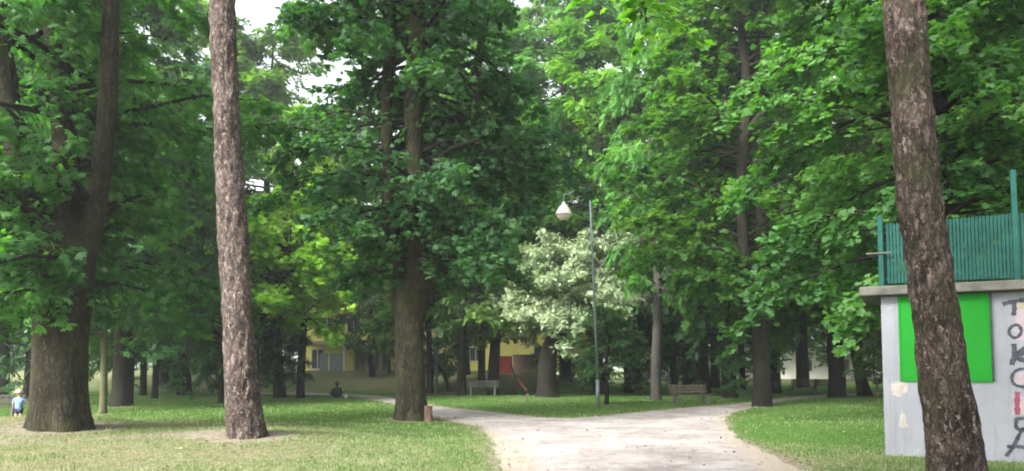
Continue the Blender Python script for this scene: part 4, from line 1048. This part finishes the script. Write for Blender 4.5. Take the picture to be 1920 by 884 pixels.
for sd_, x in (('l', -1), ('r', 1)): JP[sd_ + 'hip'] = (.055 * x, 0, .40, .068); JP[sd_ + 'kn'] = (.062 * x, -.003, .27, .062); EP += [('pelvis', sd_ + 'hip'), (sd_ + 'hip', sd_ + 'kn')]
skin('shorts', JP, EP, M['navycloth'], ch)
mb = MB(); mb.lathe((0, 0, .915), [(.145, -.005), (.15, 0), (.098, .02), (.096, .05), (.075, .085), (.03, .105), (0, .108)], 22); mb.build('sun_hat', M['straw'], ch, True)
# adult seated on the grass
g = ground(631, 748); Y = g[1]
ad = tag(empty('person', g, .3), 'person in dark clothes sitting on the grass at the path end', 'person')
J = {'pelvis': (0, 0, .13, .15, .13), 'belly': (0, -.03, .26, .14, .11), 'chest': (0, -.02, .45, .16, .11), 'neck': (0, .0, .58, .055), 'skull': (0, .02, .66, .06)}
E = [('pelvis', 'belly'), ('belly', 'chest'), ('chest', 'neck'), ('neck', 'skull')]
for sd_, x in (('l', -1), ('r', 1)):
    J[sd_ + 'hip'] = (.10 * x, .05, .13, .09); J[sd_ + 'kn'] = (.30 * x, .40, .30, .062); J[sd_ + 'an'] = (.06 * x, .52, .09, .042); J[sd_ + 'ft'] = (.02 * x, .68, .05, .04, .03)
    E += [('pelvis', sd_ + 'hip'), (sd_ + 'hip', sd_ + 'kn'), (sd_ + 'kn', sd_ + 'an'), (sd_ + 'an', sd_ + 'ft')]
    el = (.26 * x, .08, .30); wr = (.18 * x, .34, .33); J[sd_ + 'sh'] = (.18 * x, 0, .51, .058); J[sd_ + 'el'] = (*el, .042); J[sd_ + 'wr'] = (*wr, .028)
    E += [('chest', sd_ + 'sh'), (sd_ + 'sh', sd_ + 'el'), (sd_ + 'el', sd_ + 'wr')]; fingers(J, E, wr, Vector(wr) - Vector(el), sd_, 1.0)
skin('body', J, E, M['darkcloth'], ad)
mb = MB(); head(mb, (0, .03, .75), .105); mb.build('head', M['skin'], ad, True)
mb = MB(); head(mb, (0, .012, .768), .118); mb.build('hair', M['hair'], ad, True)
g = ground(649, 749)
bgo = tag(empty('bag', g, .4), 'grey canvas bag on the grass beside the seated person', 'bag')
J = {'a': (0, 0, .13, .15, .12), 'b': (.12, 0, .14, .15, .13), 'c': (-.1, 0, .15, .13, .13), 'd': (.02, 0, .27, .1, .09)}
skin('bag_body', J, [('a', 'b'), ('a', 'c'), ('a', 'd')], M['bag'], bgo)
mb = MB(); mb.tube(spline([(-.15, 0, .27), (-.08, 0, .40), (.1, 0, .40), (.17, 0, .27)], 12), .014, 6); mb.build('handle', M['darkcloth'], bgo, True)
# ------------------------------------------------------------------ haze
def haze():
    m, t, o = new_mat('haze_air'); v = t.nodes.new('ShaderNodeVolumePrincipled')
    v.inputs['Color'].default_value = (.82, .9, .88, 1); v.inputs['Density'].default_value = HAZE; v.inputs['Anisotropy'].default_value = .2
    t.links.new(v.outputs[0], o.inputs['Volume'])
    mb = MB(); mb.box(-905, 905, -85, 1505, -2, 34); tag(mb.build('haze', m), 'thin pale summer haze in the air', 'haze', kind='stuff')
HAZE = .0009
haze()
